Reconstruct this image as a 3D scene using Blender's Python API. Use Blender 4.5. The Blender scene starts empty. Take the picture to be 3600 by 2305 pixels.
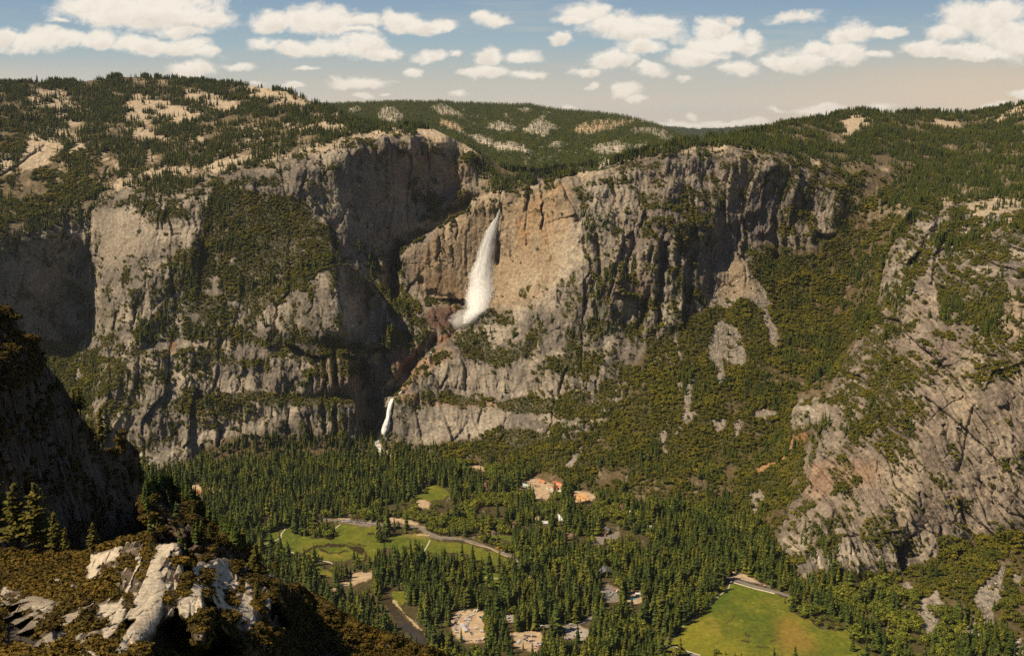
import bpy, math, os
import numpy as np
rng = np.random.default_rng(7)
PIT = math.radians(10.1); CP, SP = math.cos(PIT), math.sin(PIT); FL = 3500.0
FLOOR = -985.0

# ---------- helpers: photo pixel + forward distance -> metres ----------
def unproj(px, py, Y):
    u = (px - 1800.0) / FL; v = (1152.5 - py) / FL
    t = Y / (CP + v * SP)
    return t * u, Y + 0 * t, t * (-SP + v * CP)
def floorY(py, z=FLOOR):
    v = (1152.5 - py) / FL
    k = (-SP + v * CP) / (CP + v * SP)
    return np.where(k < -1e-4, z / np.minimum(k, -1e-4), 1e6)
def at_floor(px, py, z=FLOOR):
    Y = floorY(np.asarray(py, float), z); return unproj(np.asarray(px, float), np.asarray(py, float), Y)
def Q(ox, oy, sc, s):
    a = np.array([[float(v) for v in p.split(',')] for p in s.split()])
    a[:, 0] = ox + a[:, 0] * sc; a[:, 1] = oy + a[:, 1] * sc
    return a
ZM = dict(F=(0, 0, 1.497), P=(0, 0, 1), a=(0, 200, .5), b=(1100, 200, .5), c=(2200, 200, .5843), d=(0, 900, .5), e=(1100, 900, .5),
          g=(2300, 1000, .5421), h=(0, 1535, .5), i=(1100, 1535, .5), j=(2300, 1535, .5405), s=(0, 0, .7484), t=(1800, 0, .7484),
          k=(0, 1050, .5843), m=(2300, 2000, .2079), n=(1250, 1750, .2495), o=(1500, 2100, .27027), q=(1780, 1640, .16632),
          r=(2050, 1800, .22727), u=(900, 1700, .2495), w=(1300, 700, .32468))
def pl(spec):
    """'e:1,2 3,4 P:5,6' -> photo pixels"""
    out = []; cur = 'P'
    for tok in spec.split():
        if ':' in tok: cur, tok = tok.split(':')
        x, y = tok.split(','); ox, oy, sc = ZM[cur]
        out.append((ox + float(x) * sc, oy + float(y) * sc))
    return np.array(out)
def cp3(spec):
    return np.array([[float(v) for v in p.split(',')] for p in spec.split()])

_r = np.random.default_rng(11)
PERM = np.tile(_r.permutation(256), 2).astype(np.int32); VALS = (_r.random(256) * 2 - 1).astype(np.float32)
def vn(x, y, z, seed=0):
    x = np.asarray(x, np.float32) + seed * 17.31; y = np.asarray(y, np.float32) + seed * 7.77; z = np.asarray(z, np.float32) + seed * 3.11
    xi = np.floor(x); yi = np.floor(y); zi = np.floor(z); fx = x - xi; fy = y - yi; fz = z - zi
    xi = xi.astype(np.int32) & 255; yi = yi.astype(np.int32) & 255; zi = zi.astype(np.int32) & 255
    fx = fx * fx * (3 - 2 * fx); fy = fy * fy * (3 - 2 * fy); fz = fz * fz * (3 - 2 * fz)
    A = PERM[xi]; B = PERM[(xi + 1) & 255]
    AA = PERM[(A + yi) & 255]; AB = PERM[(A + yi + 1) & 255]; BA = PERM[(B + yi) & 255]; BB = PERM[(B + yi + 1) & 255]
    def l(p, q):
        return VALS[(p + zi) & 255], VALS[(q + zi) & 255], VALS[(p + zi + 1) & 255], VALS[(q + zi + 1) & 255]
    a0, b0, a1, b1 = l(AA, BA); c0, d0, c1, d1 = l(AB, BB)
    lo = (a0 + (b0 - a0) * fx); lo = lo + ((c0 + (d0 - c0) * fx) - lo) * fy
    hi = (a1 + (b1 - a1) * fx); hi = hi + ((c1 + (d1 - c1) * fx) - hi) * fy
    return lo + (hi - lo) * fz
def fbm(x, y, z, o=4, g=.5, seed=0):
    s = 0; a = 1.0; t = 0
    for k in range(o):
        s = s + a * vn(x, y, z, seed + k); t += a; a *= g; x = x * 2.03; y = y * 2.03; z = z * 2.03
    return s / t
def ridged(x, y, z, o=4, g=.5, seed=0):
    s = 0; a = 1.0; t = 0
    for k in range(o):
        s = s + a * (1 - 2 * np.abs(vn(x, y, z, seed + k))); t += a; a *= g; x = x * 2.1; y = y * 2.1; z = z * 2.1
    return s / t

class Grid:
    def __init__(s, x0, x1, y0, y1, st):
        s.x0, s.y0, s.st = x0, y0, st
        s.xs = np.arange(x0, x1 + st, st, dtype=np.float32); s.ys = np.arange(y0, y1 + st, st, dtype=np.float32)
        s.nx, s.ny = len(s.xs), len(s.ys)
        s.X, s.Y = np.meshgrid(s.xs, s.ys); s.sh = s.X.shape
        s.WX, s.WY = s.X.copy(), s.Y.copy()
    def warp(s, amp, f=.02):
        z = np.zeros_like(s.X)
        s.WX = s.X + amp * fbm(s.X * f, s.Y * f, z, 4, .6, 31); s.WY = s.Y + amp * fbm(s.X * f, s.Y * f, z, 4, .6, 57)
    def mask(s, P, warp=True):
        m = np.zeros(s.sh, bool); X, Y = (s.WX, s.WY) if warp else (s.X, s.Y)
        pad = 40
        i0 = int(max(0, (P[:, 0].min() - s.x0 - pad) // s.st)); i1 = int(min(s.nx, (P[:, 0].max() - s.x0 + pad) // s.st + 1))
        j0 = int(max(0, (P[:, 1].min() - s.y0 - pad) // s.st)); j1 = int(min(s.ny, (P[:, 1].max() - s.y0 + pad) // s.st + 1))
        if i1 <= i0 or j1 <= j0: return m
        x = X[j0:j1, i0:i1]; y = Y[j0:j1, i0:i1]; r = np.zeros(x.shape, bool)
        n = len(P)
        for k in range(n):
            xa, ya = P[k]; xb, yb = P[(k + 1) % n]
            if ya == yb: continue
            r ^= ((ya > y) != (yb > y)) & (x < (xb - xa) * (y - ya) / (yb - ya) + xa)
        m[j0:j1, i0:i1] = r; return m
    def dist(s, P, w, warp=True):
        """distance in px to a polyline, clipped at w, plus side sign"""
        D = np.full(s.sh, 1e6, np.float32); X, Y = (s.WX, s.WY) if warp else (s.X, s.Y)
        pad = w + 40
        i0 = int(max(0, (P[:, 0].min() - s.x0 - pad) // s.st)); i1 = int(min(s.nx, (P[:, 0].max() - s.x0 + pad) // s.st + 1))
        j0 = int(max(0, (P[:, 1].min() - s.y0 - pad) // s.st)); j1 = int(min(s.ny, (P[:, 1].max() - s.y0 + pad) // s.st + 1))
        if i1 <= i0 or j1 <= j0: return D
        x = X[j0:j1, i0:i1]; y = Y[j0:j1, i0:i1]; d = np.full(x.shape, 1e6, np.float32)
        for k in range(len(P) - 1):
            ax, ay = P[k]; bx, by = P[k + 1]; dx, dy = bx - ax, by - ay; L = dx * dx + dy * dy + 1e-6
            t = np.clip(((x - ax) * dx + (y - ay) * dy) / L, 0, 1)
            d = np.minimum(d, np.hypot(x - ax - t * dx, y - ay - t * dy))
        D[j0:j1, i0:i1] = d; return D
    def rbf(s, C, st=20.0):
        """C rows (px,py,Y): smooth interpolation of 1/Y"""
        c = C[:, :2] / 1000.0; f = 1000.0 / C[:, 2]; n = len(c)
        K = np.hypot(c[:, None, 0] - c[None, :, 0], c[:, None, 1] - c[None, :, 1])
        M = np.zeros((n + 3, n + 3)); M[:n, :n] = K - np.eye(n) * 1e-4; M[:n, n] = 1; M[:n, n + 1:] = c; M[n:, :n] = M[:n, n:].T
        w = np.linalg.solve(M, np.concatenate([f, np.zeros(3)]))
        gx = np.arange(s.x0, s.xs[-1] + 2 * st, st); gy = np.arange(s.y0, s.ys[-1] + 2 * st, st)
        A, B = np.meshgrid(gx / 1000, gy / 1000); V = w[n] + w[n + 1] * A + w[n + 2] * B
        for k in range(n): V += w[k] * np.hypot(A - c[k, 0], B - c[k, 1])
        fx = (s.xs - s.x0) / st; fy = (s.ys - s.y0) / st; ix = fx.astype(int); iy = fy.astype(int); tx = (fx - ix)[None, :]; ty = (fy - iy)[:, None]
        V0 = V[iy][:, ix] * (1 - tx) + V[iy][:, ix + 1] * tx; V1 = V[iy + 1][:, ix] * (1 - tx) + V[iy + 1][:, ix + 1] * tx
        return (1000.0 / np.maximum(V0 * (1 - ty) + V1 * ty, .02)).astype(np.float32)
def blur(a, r):
    """separable box blur, r cells"""
    if r < 1: return a
    for ax in (0, 1):
        p = np.concatenate([np.repeat(a.take([0], ax), r + 1, ax), a, np.repeat(a.take([-1], ax), r, ax)], ax)
        c = np.cumsum(p.astype(np.float64), ax); n = a.shape[ax]
        a = (np.take(c, np.arange(2 * r + 1, 2 * r + 1 + n), ax) - np.take(c, np.arange(n), ax)) / (2 * r + 1)
    return a.astype(np.float32)
def ss(a, b, x):
    t = np.clip((x - a) / (b - a), 0, 1); return t * t * (3 - 2 * t)

C = bpy.context.scene.collection
def mesh_grid(name, V, nx, ny, cut=None):
    me = bpy.data.meshes.new(name); me.vertices.add(nx * ny); me.vertices.foreach_set('co', V.astype(np.float32).ravel())
    idx = np.arange(nx * ny, dtype=np.int32).reshape(ny, nx)
    q = np.stack([idx[1:, :-1], idx[1:, 1:], idx[:-1, 1:], idx[:-1, :-1]], -1).reshape(-1, 4)
    if cut is not None: q = q[~cut[:-1, :-1].ravel()]
    me.loops.add(q.size); me.polygons.add(len(q)); me.loops.foreach_set('vertex_index', q.ravel())
    me.polygons.foreach_set('loop_start', np.arange(0, q.size, 4, dtype=np.int32)); me.polygons.foreach_set('loop_total', np.full(len(q), 4, np.int32))
    me.update(); me.polygons.foreach_set('use_smooth', np.ones(len(q), bool)); return me
def link(name, me, mat=None, parent=None, **kw):
    o = bpy.data.objects.new(name, me); C.objects.link(o)
    if mat and me is not None and hasattr(me, 'materials') and not len(me.materials): me.materials.append(mat)
    if parent: o.parent = parent
    for k, v in kw.items():
        if v: o[k] = v
    return o
def setcol(me, rgb):
    a = me.color_attributes.new('Col', 'FLOAT_COLOR', 'POINT')
    b = np.ones((len(me.vertices), 4), np.float32); b[:, :3] = rgb.reshape(-1, 3); a.data.foreach_set('color', b.ravel())
# ---------- terrain: distances read off the photograph, then real relief ----------
SKY_L = pl('P:-400,300 0,290 P:130,288 F:200,190 290,179 360,181 440,189 500,192 560,198 620,205 680,214 720,232 750,246 800,264 870,290 940,300')
DOME_R = pl('b:640,480 750,492 850,505 950,555 1100,625 1200,690 1300,755 1380,790 P:1830,600 1900,600 2000,585 2100,575')
SKY_R = pl('c:-150,660 0,600 250,540 330,510 430,495 560,472 700,458 860,430 1000,392 1130,375 1270,350 1330,330 1400,318 1450,322 1500,332 1700,333 1900,334 2100,338 2180,328 2250,308 2330,290 2396,280 P:3700,350 4100,330')
M_mask = np.vstack([SKY_L, DOME_R, [[2200, 700], [2200, 2600], [-400, 2600]]])
M_pts = cp3('-300,285,5100 0,288,5200 280,272,5600 440,270,5700 640,290,5600 820,310,5500 950,330,5200 1100,380,4900 1300,430,4600 1450,440,4450 '
 '-200,400,4600 0,400,4650 400,420,4750 700,400,4850 900,430,4600 1150,450,4400 0,520,4250 300,540,4200 600,520,4350 900,500,4350 200,640,4020 500,600,4080 700,570,4120 900,530,4150 1100,490,4200 -200,650,3900 0,680,3880 '
 '600,640,3920 750,610,3940 850,585,3960 1000,555,3990 1150,530,4000 1260,500,4020 1350,482,4080 1450,480,4150 1560,490,4230 '
 '-200,850,3380 -200,1150,3300 0,830,3500 0,1000,3440 0,1170,3390 160,830,3660 160,1000,3610 160,1190,3540 300,790,3840 305,900,3800 305,1050,3760 290,1190,3690 160,1260,3420 280,1260,3460 200,1500,3120 350,1400,3250 '
 '350,760,3800 345,900,3740 345,1050,3640 330,1180,3560 450,760,3740 450,900,3610 450,1050,3490 450,1150,3420 600,720,3740 600,900,3590 600,1050,3480 450,1300,3260 400,1500,3110 480,1600,3070 560,1640,3010 '
 '800,660,3850 800,800,3690 800,950,3560 800,1100,3450 1000,640,3900 1000,750,3790 1000,900,3640 1000,1000,3540 1170,900,3640 1130,820,3740 '
 '600,1250,3340 800,1250,3360 1000,1200,3380 700,1400,3200 900,1400,3240 1100,1400,3230 900,1300,3300 1100,1270,3330 1200,1300,3290 700,1530,3110 900,1530,3140 1150,1530,3170 1250,1540,3190 1250,1440,3240 1150,1440,3230 '
 '1180,560,3960 1165,700,3900 1170,800,3840 1220,900,3790 1270,560,4020 1350,560,4080 1350,700,4060 1350,850,4000 1300,930,3850 1500,560,4230 1500,700,4210 1500,850,4150 1450,950,4080 1600,540,4300 1590,650,4290 1640,720,4300 '
 '1660,560,4240 1700,640,4220 1620,700,4190 1550,760,4130 1480,800,4080 1720,600,4280 1800,620,4330 1850,660,4150 1750,670,4120 1900,620,4500 2000,590,4800 2100,580,4900 '
 '1400,1000,3860 1360,950,3900 1450,1070,3700 1390,1080,3690 1520,1080,3690 1600,1120,3660 1650,1160,3640 1500,1150,3600 1420,1170,3580 1450,1230,3500 1390,1230,3490 1540,1200,3540 '
 '1500,1240,3500 1440,1290,3440 1400,1330,3400 1385,1370,3360 1385,1400,3330 1360,1440,3300 1340,1540,3240 1300,1240,3400 1290,1300,3370 1330,1290,3400 1300,1400,3350 1300,1500,3300 1450,1400,3400 '
 '1340,1590,3145 1000,1610,3110 700,1600,3090 600,1700,2920')
W1_mask = pl('e:-120,140 0,120 80,90 150,62 250,58 330,110 400,170 470,270 510,360 545,430 562,490 540,560 560,640 420,640 300,700 0,700 -200,600 -260,300')
W1_pts = cp3('980,1020,3515 1040,1040,3390 1100,960,3450 1180,930,3430 1180,1100,3325 1150,1000,3410 1182,1010,3380 1190,1160,3295 1230,1000,3480 1240,1100,3430 1300,1080,3550 1100,1150,3310 1000,1200,3325 1260,940,3510 1320,1000,3560 1370,1100,3560 1378,1150,3510 1340,1190,3455 1240,1200,3355 1150,1220,3325 1300,1240,3345 950,1120,3405 900,1200,3355')
B_mask = np.vstack([pl('P:1660,702 b:1180,985 1250,960 1370,935 1430,960 1500,920 1600,890 1700,855 1800,830 1900,812 2000,800 2100,780 P:2180,585'), SKY_R,
  [[4100, 2600], [1300, 2600]], pl('P:1340,1540 e:500,1250 525,1120 545,1030 575,985 610,940 655,880 700,805 760,735 830,680 870,640 930,595 1000,552 1080,500 1130,462 1190,400 1150,350 1080,310 1000,300 900,300 P:1500,1040 e:760,340 700,290 640,240 625,150 630,60 P:1412,900 b:650,1340 760,1265 900,1185 960,1130 1060,1085 1120,1010')])
B_pts = cp3('1665,705,3830 1720,690,3820 1780,680,3810 1850,655,3800 1950,625,3790 2050,605,3780 2150,585,3790 2200,575,3790 2276,556,3800 2346,539,3810 2445,510,3900 2550,504,3960 2638,525,3960 2726,533,3960 2784,550,3960 2890,574,4000 3035,574,4120 3135,586,4180 '
 '2434,492,4250 2527,475,4500 2700,452,4800 2942,404,5300 3018,387,5400 3200,392,5500 3427,399,5600 3515,381,5500 3600,364,5400 3900,340,5300 2700,490,4400 2900,480,4700 3200,480,4900 3500,480,4900 2900,540,4250 3150,540,4500 3400,560,4450 3700,560,4300 3150,640,4100 3350,640,4000 3250,690,3820 3450,680,3620 3600,690,3450 3900,690,3350 3200,760,3700 3160,850,3680 3100,960,3620 '
 '1755,745,3800 1650,1130,3665 1425,900,3800 1425,1000,3790 1490,850,3785 1560,820,3785 1560,1000,3742 1640,760,3800 1690,900,3765 1660,1050,3700 1500,1040,3760 1755,900,3770 1740,1050,3690 '
 '1790,720,3790 1790,900,3740 1780,1030,3670 1850,680,3780 1850,850,3700 1850,980,3620 1950,650,3750 1950,900,3590 2050,640,3740 2050,850,3540 2080,980,3450 2000,1010,3500 '
 '2200,620,3740 2200,800,3570 2200,1000,3420 2300,620,3760 2300,800,3570 2300,1000,3430 2300,1100,3380 2400,600,3780 2380,800,3560 2380,1000,3430 2420,1080,3400 2480,620,3850 2480,800,3620 2460,1000,3520 2500,1050,3540 2560,750,3760 2540,900,3700 2560,1000,3620 2640,650,3850 2620,760,3780 2720,700,3850 2750,800,3830 2700,870,3740 2780,620,3900 '
 '2850,700,3890 2950,750,3880 3050,700,3960 3080,800,3830 2900,850,3780 2800,900,3720 2960,920,3720 2620,950,3600 2700,960,3640 '
 '2600,1050,3500 2800,1050,3580 3000,1050,3600 2450,1150,3330 2600,1200,3330 2800,1200,3350 2950,1200,3380 2350,1250,3240 2600,1330,3150 2800,1350,3130 2250,1400,3100 2450,1450,3010 2600,1450,3010 2750,1480,2980 2700,1600,2850 2500,1600,2870 2300,1550,2950 2150,1600,2930 2350,1680,2780 2600,1750,2670 2700,1850,2510 '
 '1720,1080,3640 1690,1110,3600 1750,1120,3590 1850,1050,3560 1640,1160,3570 1700,1250,3480 1600,1210,3500 1900,1200,3430 2000,1100,3450 2100,1200,3350 2200,1150,3370 2200,1300,3240 '
 '1520,1260,3450 1470,1310,3400 1600,1270,3440 1600,1400,3330 1500,1400,3310 1430,1370,3330 1750,1270,3430 1750,1390,3330 1900,1300,3340 1900,1400,3260 2050,1380,3220 2100,1460,3120 1600,1425,3270 1800,1420,3250 1450,1425,3285 1400,1420,3280 '
 '1390,1540,3200 1400,1480,3230 1500,1550,3180 1600,1445,3240 1650,1550,3160 1800,1450,3210 1800,1540,3130 1950,1470,3150 1950,1550,3040 2050,1570,2990 1400,1600,3130 1600,1610,3080 1850,1640,2990 2000,1660,2870')
R_mask = pl('P:3357,685 3310,697 3205,722 3217,740 3165,800 3135,843 3105,900 3088,948 3078,1047 3066,1099 3020,1170 2972,1244 2929,1287 2842,1347 2782,1401 2761,1488 2701,1569 2640,1661 2700,1740 2650,1830 2650,2100 2700,2600 4100,2600 4100,690 3600,700 3450,690')
R_pts = cp3('2640,1661,2770 2700,1569,2850 2782,1401,2880 2842,1347,2900 2929,1287,2930 2972,1244,2950 3070,1092,3030 3088,948,3120 3135,843,3220 3217,735,3400 3357,685,3640 3450,690,3560 3600,700,3400 3900,690,3300 '
 '2650,1830,2560 2716,1881,2440 2743,1935,2350 2760,1990,2260 2830,2030,2190 2960,2040,2180 3100,2030,2190 3200,1990,2215 3300,1950,2215 3420,1890,2240 3600,1870,2230 3900,1850,2230 '
 '2850,1500,2700 2950,1400,2740 2850,1700,2540 2830,1850,2370 2900,1950,2240 3000,1400,2690 3000,1550,2560 3000,1700,2440 3000,1900,2250 3100,1250,2760 3180,1100,2850 3200,950,3010 3200,1300,2640 3200,1450,2520 3200,1600,2430 3200,1800,2290 3300,830,3140 3300,1000,2900 3300,1200,2660 3400,900,2960 3400,1050,2760 3400,1300,2530 3400,1500,2410 3400,1650,2350 3400,1800,2290 3550,780,3090 3550,950,2770 3580,1100,2600 3550,1300,2460 3550,1550,2340 3550,1750,2270 3900,1300,2400 3900,900,2750 3900,1700,2240 '
 '2700,2100,2150 2700,2300,1900 2900,2080,2150 3000,2200,2010 3100,2300,1890 3300,2050,2110 3500,2000,2120 3300,2150,2025 3500,2150,2000 3600,2300,1850 3900,2100,2000 3100,2150,2060 3500,2250,1890')
VERT = 3.0 if not os.environ.get('COARSE') else 8.0
G = Grid(-330, 3930, 262, 2500, VERT)
G.warp(14, .03)
def relief(g, D, rug, aniso, seed=0):
    x, y, z = unproj(g.X, g.Y, D)
    return x, y, z
dM = G.rbf(M_pts); dB = G.rbf(B_pts); dW = G.rbf(W1_pts); dR = G.rbf(R_pts)
mM = G.mask(M_mask, False); mB = G.mask(B_mask); mW = G.mask(W1_mask); mR = G.mask(R_mask)
# silhouette polygons get small-scale raggedness from the warp; the skylines stay put
mSk = G.mask(np.vstack([pl('P:2180,585'), SKY_R, [[4100, 720], [2180, 720]]]), False)
mB = np.where((G.X > 2190) & (G.Y < 715), mSk, mB)
DEEP = 20000.0
D = np.where(mM, dM, DEEP)
LAY = np.where(mM, 1, 0)
def over(D, LAY, d, m, k):
    return np.where(m, d, D), np.where(m, k, LAY)
D, LAY = over(D, LAY, dW, mW, 2)
D, LAY = over(D, LAY, dB, mB, 3)
D, LAY = over(D, LAY, dR, mR, 4)
base = D.copy()
fl = floorY(G.Y).astype(np.float32)
# big relief ---------------------------------------------------------
X0, Y0, Z0 = unproj(G.X, G.Y, np.minimum(D, 9000))
PLAT = np.maximum(ss(-150, -20, Z0 + 0 * X0) * 0, 0)
def reg(spec, soft=6, val=1.0, warp=True):
    return blur(G.mask(pl(spec), warp).astype(np.float32), int(soft * 3 / VERT)) * val
CLIFF = np.zeros(G.sh, np.float32)
for sp in ['P:-400,800 100,840 330,730 450,640 600,700 750,620 1000,560 1250,470 1500,480 1620,560 1700,640 1660,700 1840,655 2200,575 2450,510 2700,530 2800,560 2900,640 3000,700 2900,860 2750,880 2660,900 2560,1060 2400,1130 2250,1250 2150,1480 1950,1570 1350,1560 1200,1530 800,1530 560,1660 350,1600 300,1300 280,1200 -400,1200',
           'P:3220,730 3357,700 4000,720 4000,1860 3600,1870 3400,1900 3200,2000 2830,2040 2716,1880 2800,1700 2860,1500 2950,1300 3080,1100 3100,930', 'g:890,730 1200,730 1080,930 960,1000 880,960']:
    CLIFF = np.maximum(CLIFF, reg(sp, 12))
BRUSH = np.zeros(G.sh, np.float32)
for sp in ['P:740,650 960,680 1080,700 1170,900 1040,960 980,1000 900,1060 820,1120 640,1230 450,1260 620,1080 700,900',
           'P:1200,1180 1370,1190 1360,1230 1100,1260 940,1240 1000,1190', 'P:1600,1180 1750,1080 1880,1060 1850,1180 1780,1270 1640,1260 1520,1250',
           'P:640,1420 900,1370 900,1430 640,1440', 'P:900,1380 1230,1370 1240,1410 900,1440', 'P:1520,1370 1690,1380 1740,1410 2000,1390 2060,1450 2000,1500 1760,1450 1530,1420']:
    BRUSH = np.maximum(BRUSH, reg(sp, 6))
CL = CLIFF * (1 - .75 * BRUSH)
SMOOTHW = reg('P:1420,860 1660,740 1790,740 2000,700 2050,900 1900,1050 1700,1060 1480,1050', 8) + reg('P:330,730 480,720 560,800 600,900 420,1040 340,900', 6) + reg('P:1200,560 1500,580 1600,700 1450,980 1230,900', 8) + reg('P:0,860 300,860 300,1160 0,1180', 6) + .7 * reg('P:1000,1030 1100,960 1180,930 1300,990 1375,1130 1340,1200 1180,1200 1020,1170', 6) + .6 * reg('P:1640,1410 1960,1440 1950,1560 1430,1550 1410,1440', 6)

# vertical ribs and buttresses, slabs leaning on the right-hand wall
lean = np.where(LAY == 4, .18, np.where((G.X > 2050) & (LAY == 3), -.30, 0.0))
xr = X0 + lean * Z0
wob = 25 * fbm(X0 / 150, Y0 / 150, Z0 / 150, 3, .5, 5)
ribs = ridged((xr + wob) / 120, Y0 / 400, Z0 / 620, 4, .55, 21)
big = fbm(X0 / 330, Y0 / 330, Z0 / 330, 4, .55, 3)
rough = fbm(X0 / 42, Y0 / 42, Z0 / 60, 4, .6, 9)
ledge = vn(X0 / 160, Z0 / 34 + .3 * vn(X0 / 80, Z0 / 80, Y0 / 80, 2), Y0 / 200, 77)
def facets(x, z, sx, sz, seed, jit=.85):
    # irregular tilted slabs: tilt offset of the nearest cell and the crack between cells
    u = (x / sx).astype(np.float32); w = (z / sz).astype(np.float32); ui = np.floor(u); wi = np.floor(w)
    b1 = np.full(u.shape, 9., np.float32); b2 = b1.copy(); off = np.zeros(u.shape, np.float32)
    for di in (-1, 0, 1):
        for dj in (-1, 0, 1):
            ci = ui + di; cj = wi + dj; a = (ci.astype(np.int32) + seed * 37) & 255; b = cj.astype(np.int32) & 255
            h0 = PERM[(PERM[a] + b) & 255]; h1 = PERM[(h0 + 57) & 255]; h2 = PERM[(h0 + 113) & 255]; h3 = PERM[(h0 + 171) & 255]
            px = ci + .5 + jit * .5 * VALS[h0]; pz = cj + .5 + jit * .5 * VALS[h1]; dx = u - px; dz = w - pz; d = dx * dx + dz * dz
            o = VALS[h2] * dx * 1.3 + VALS[h3] * dz * .9 + .55 * VALS[(h2 + 31) & 255]
            nw = d < b1; b2 = np.where(nw, b1, np.minimum(b2, d)); off = np.where(nw, o, off); b1 = np.where(nw, d, b1)
    return off, np.exp(-(np.sqrt(b2) - np.sqrt(b1)) / .07)
xq = xr + .25 * Y0 + 14 * fbm(X0 / 70, Y0 / 70, Z0 / 70, 3, .5, 44); zq = Z0 + 18 * fbm(X0 / 90, Y0 / 90, Z0 / 90, 3, .5, 45)
xq = np.where(LAY == 4, X0 + .35 * Z0 + 20 * vn(X0 / 80, Y0 / 80, Z0 / 80, 46), xq)
f1, c1_ = facets(xq, zq, 85, 300, 1); f2, c2_ = facets(xq, zq, 28, 100, 2); f3, c3_ = facets(xq, zq, 11, 26, 3)
flute = ridged((xr + .4 * wob) / 26, 0 * X0, Z0 / 420, 4, .6, 36)
fine = ridged((xr + wob) / 38, Y0 / 120, Z0 / 150, 4, .6, 33)
crag = ridged(X0 / 75 + .3 * big, Y0 / 75, Z0 / 75, 5, .6, 51)
SMW = np.clip(SMOOTHW, 0, 1); k4 = np.where(LAY == 4, .45, 1.0); LLc = 1 + .8 * reg('P:330,1150 900,1180 1250,1200 1250,1560 350,1620', 20) + .5 * reg('P:1950,600 2500,560 2500,1100 2100,1400 1900,1000', 20)
dd = CL * (1 - .45 * SMW) * (-20 * LLc * ribs * (1 - .6 * SMW) + 30 * LLc * big * (1 - .7 * SMW) - 6 * rough - 8 * ledge * (LAY != 4) * (1 - SMW) - 5 * fine - 5 * crag * (1 - SMW) + 24 * f1 * (1 - .6 * SMW) + 7 * k4 * c1_ + 6.5 * f2 * (1 - .5 * SMW) + 2.5 * k4 * c2_ + 3.2 * f3 + 1.2 * c3_ + (LAY == 4) * (5 * f2 + 3.5 * f3 + 4 * fine + 2 * c3_ + 5 * ridged(xq / 42, 0 * X0, Z0 / 260, 4, .6, 37))) - SMW * CL * 5 * flute
PL = (1 - CLIFF) * (1 - ss(-900, -800, -Z0) * 0)
slope_amt = np.where(Z0 < -300, .35, 1.0)
dd += (1 - CLIFF) * slope_amt * (60 * fbm(X0 / 420, Y0 / 420, 0 * X0, 4, .5, 13) + 9 * fbm(X0 / 60, Y0 / 60, Z0 / 60, 3, .5, 15)) * ss(-985, -930, Z0)
dd += (LAY == 4) * CLIFF * (-16 * ridged((X0 - .5 * Z0) / 190, 0 * X0, Z0 / 700, 3, .5, 41) - 10 * ridged((X0 + .6 * Z0) / 110, 0 * X0, Z0 / 500, 3, .5, 42))
nf_ = (1 - CLIFF) * ss(-985, -940, Z0); dd += nf_ * (3 * f3 + 2 * fine)
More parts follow.
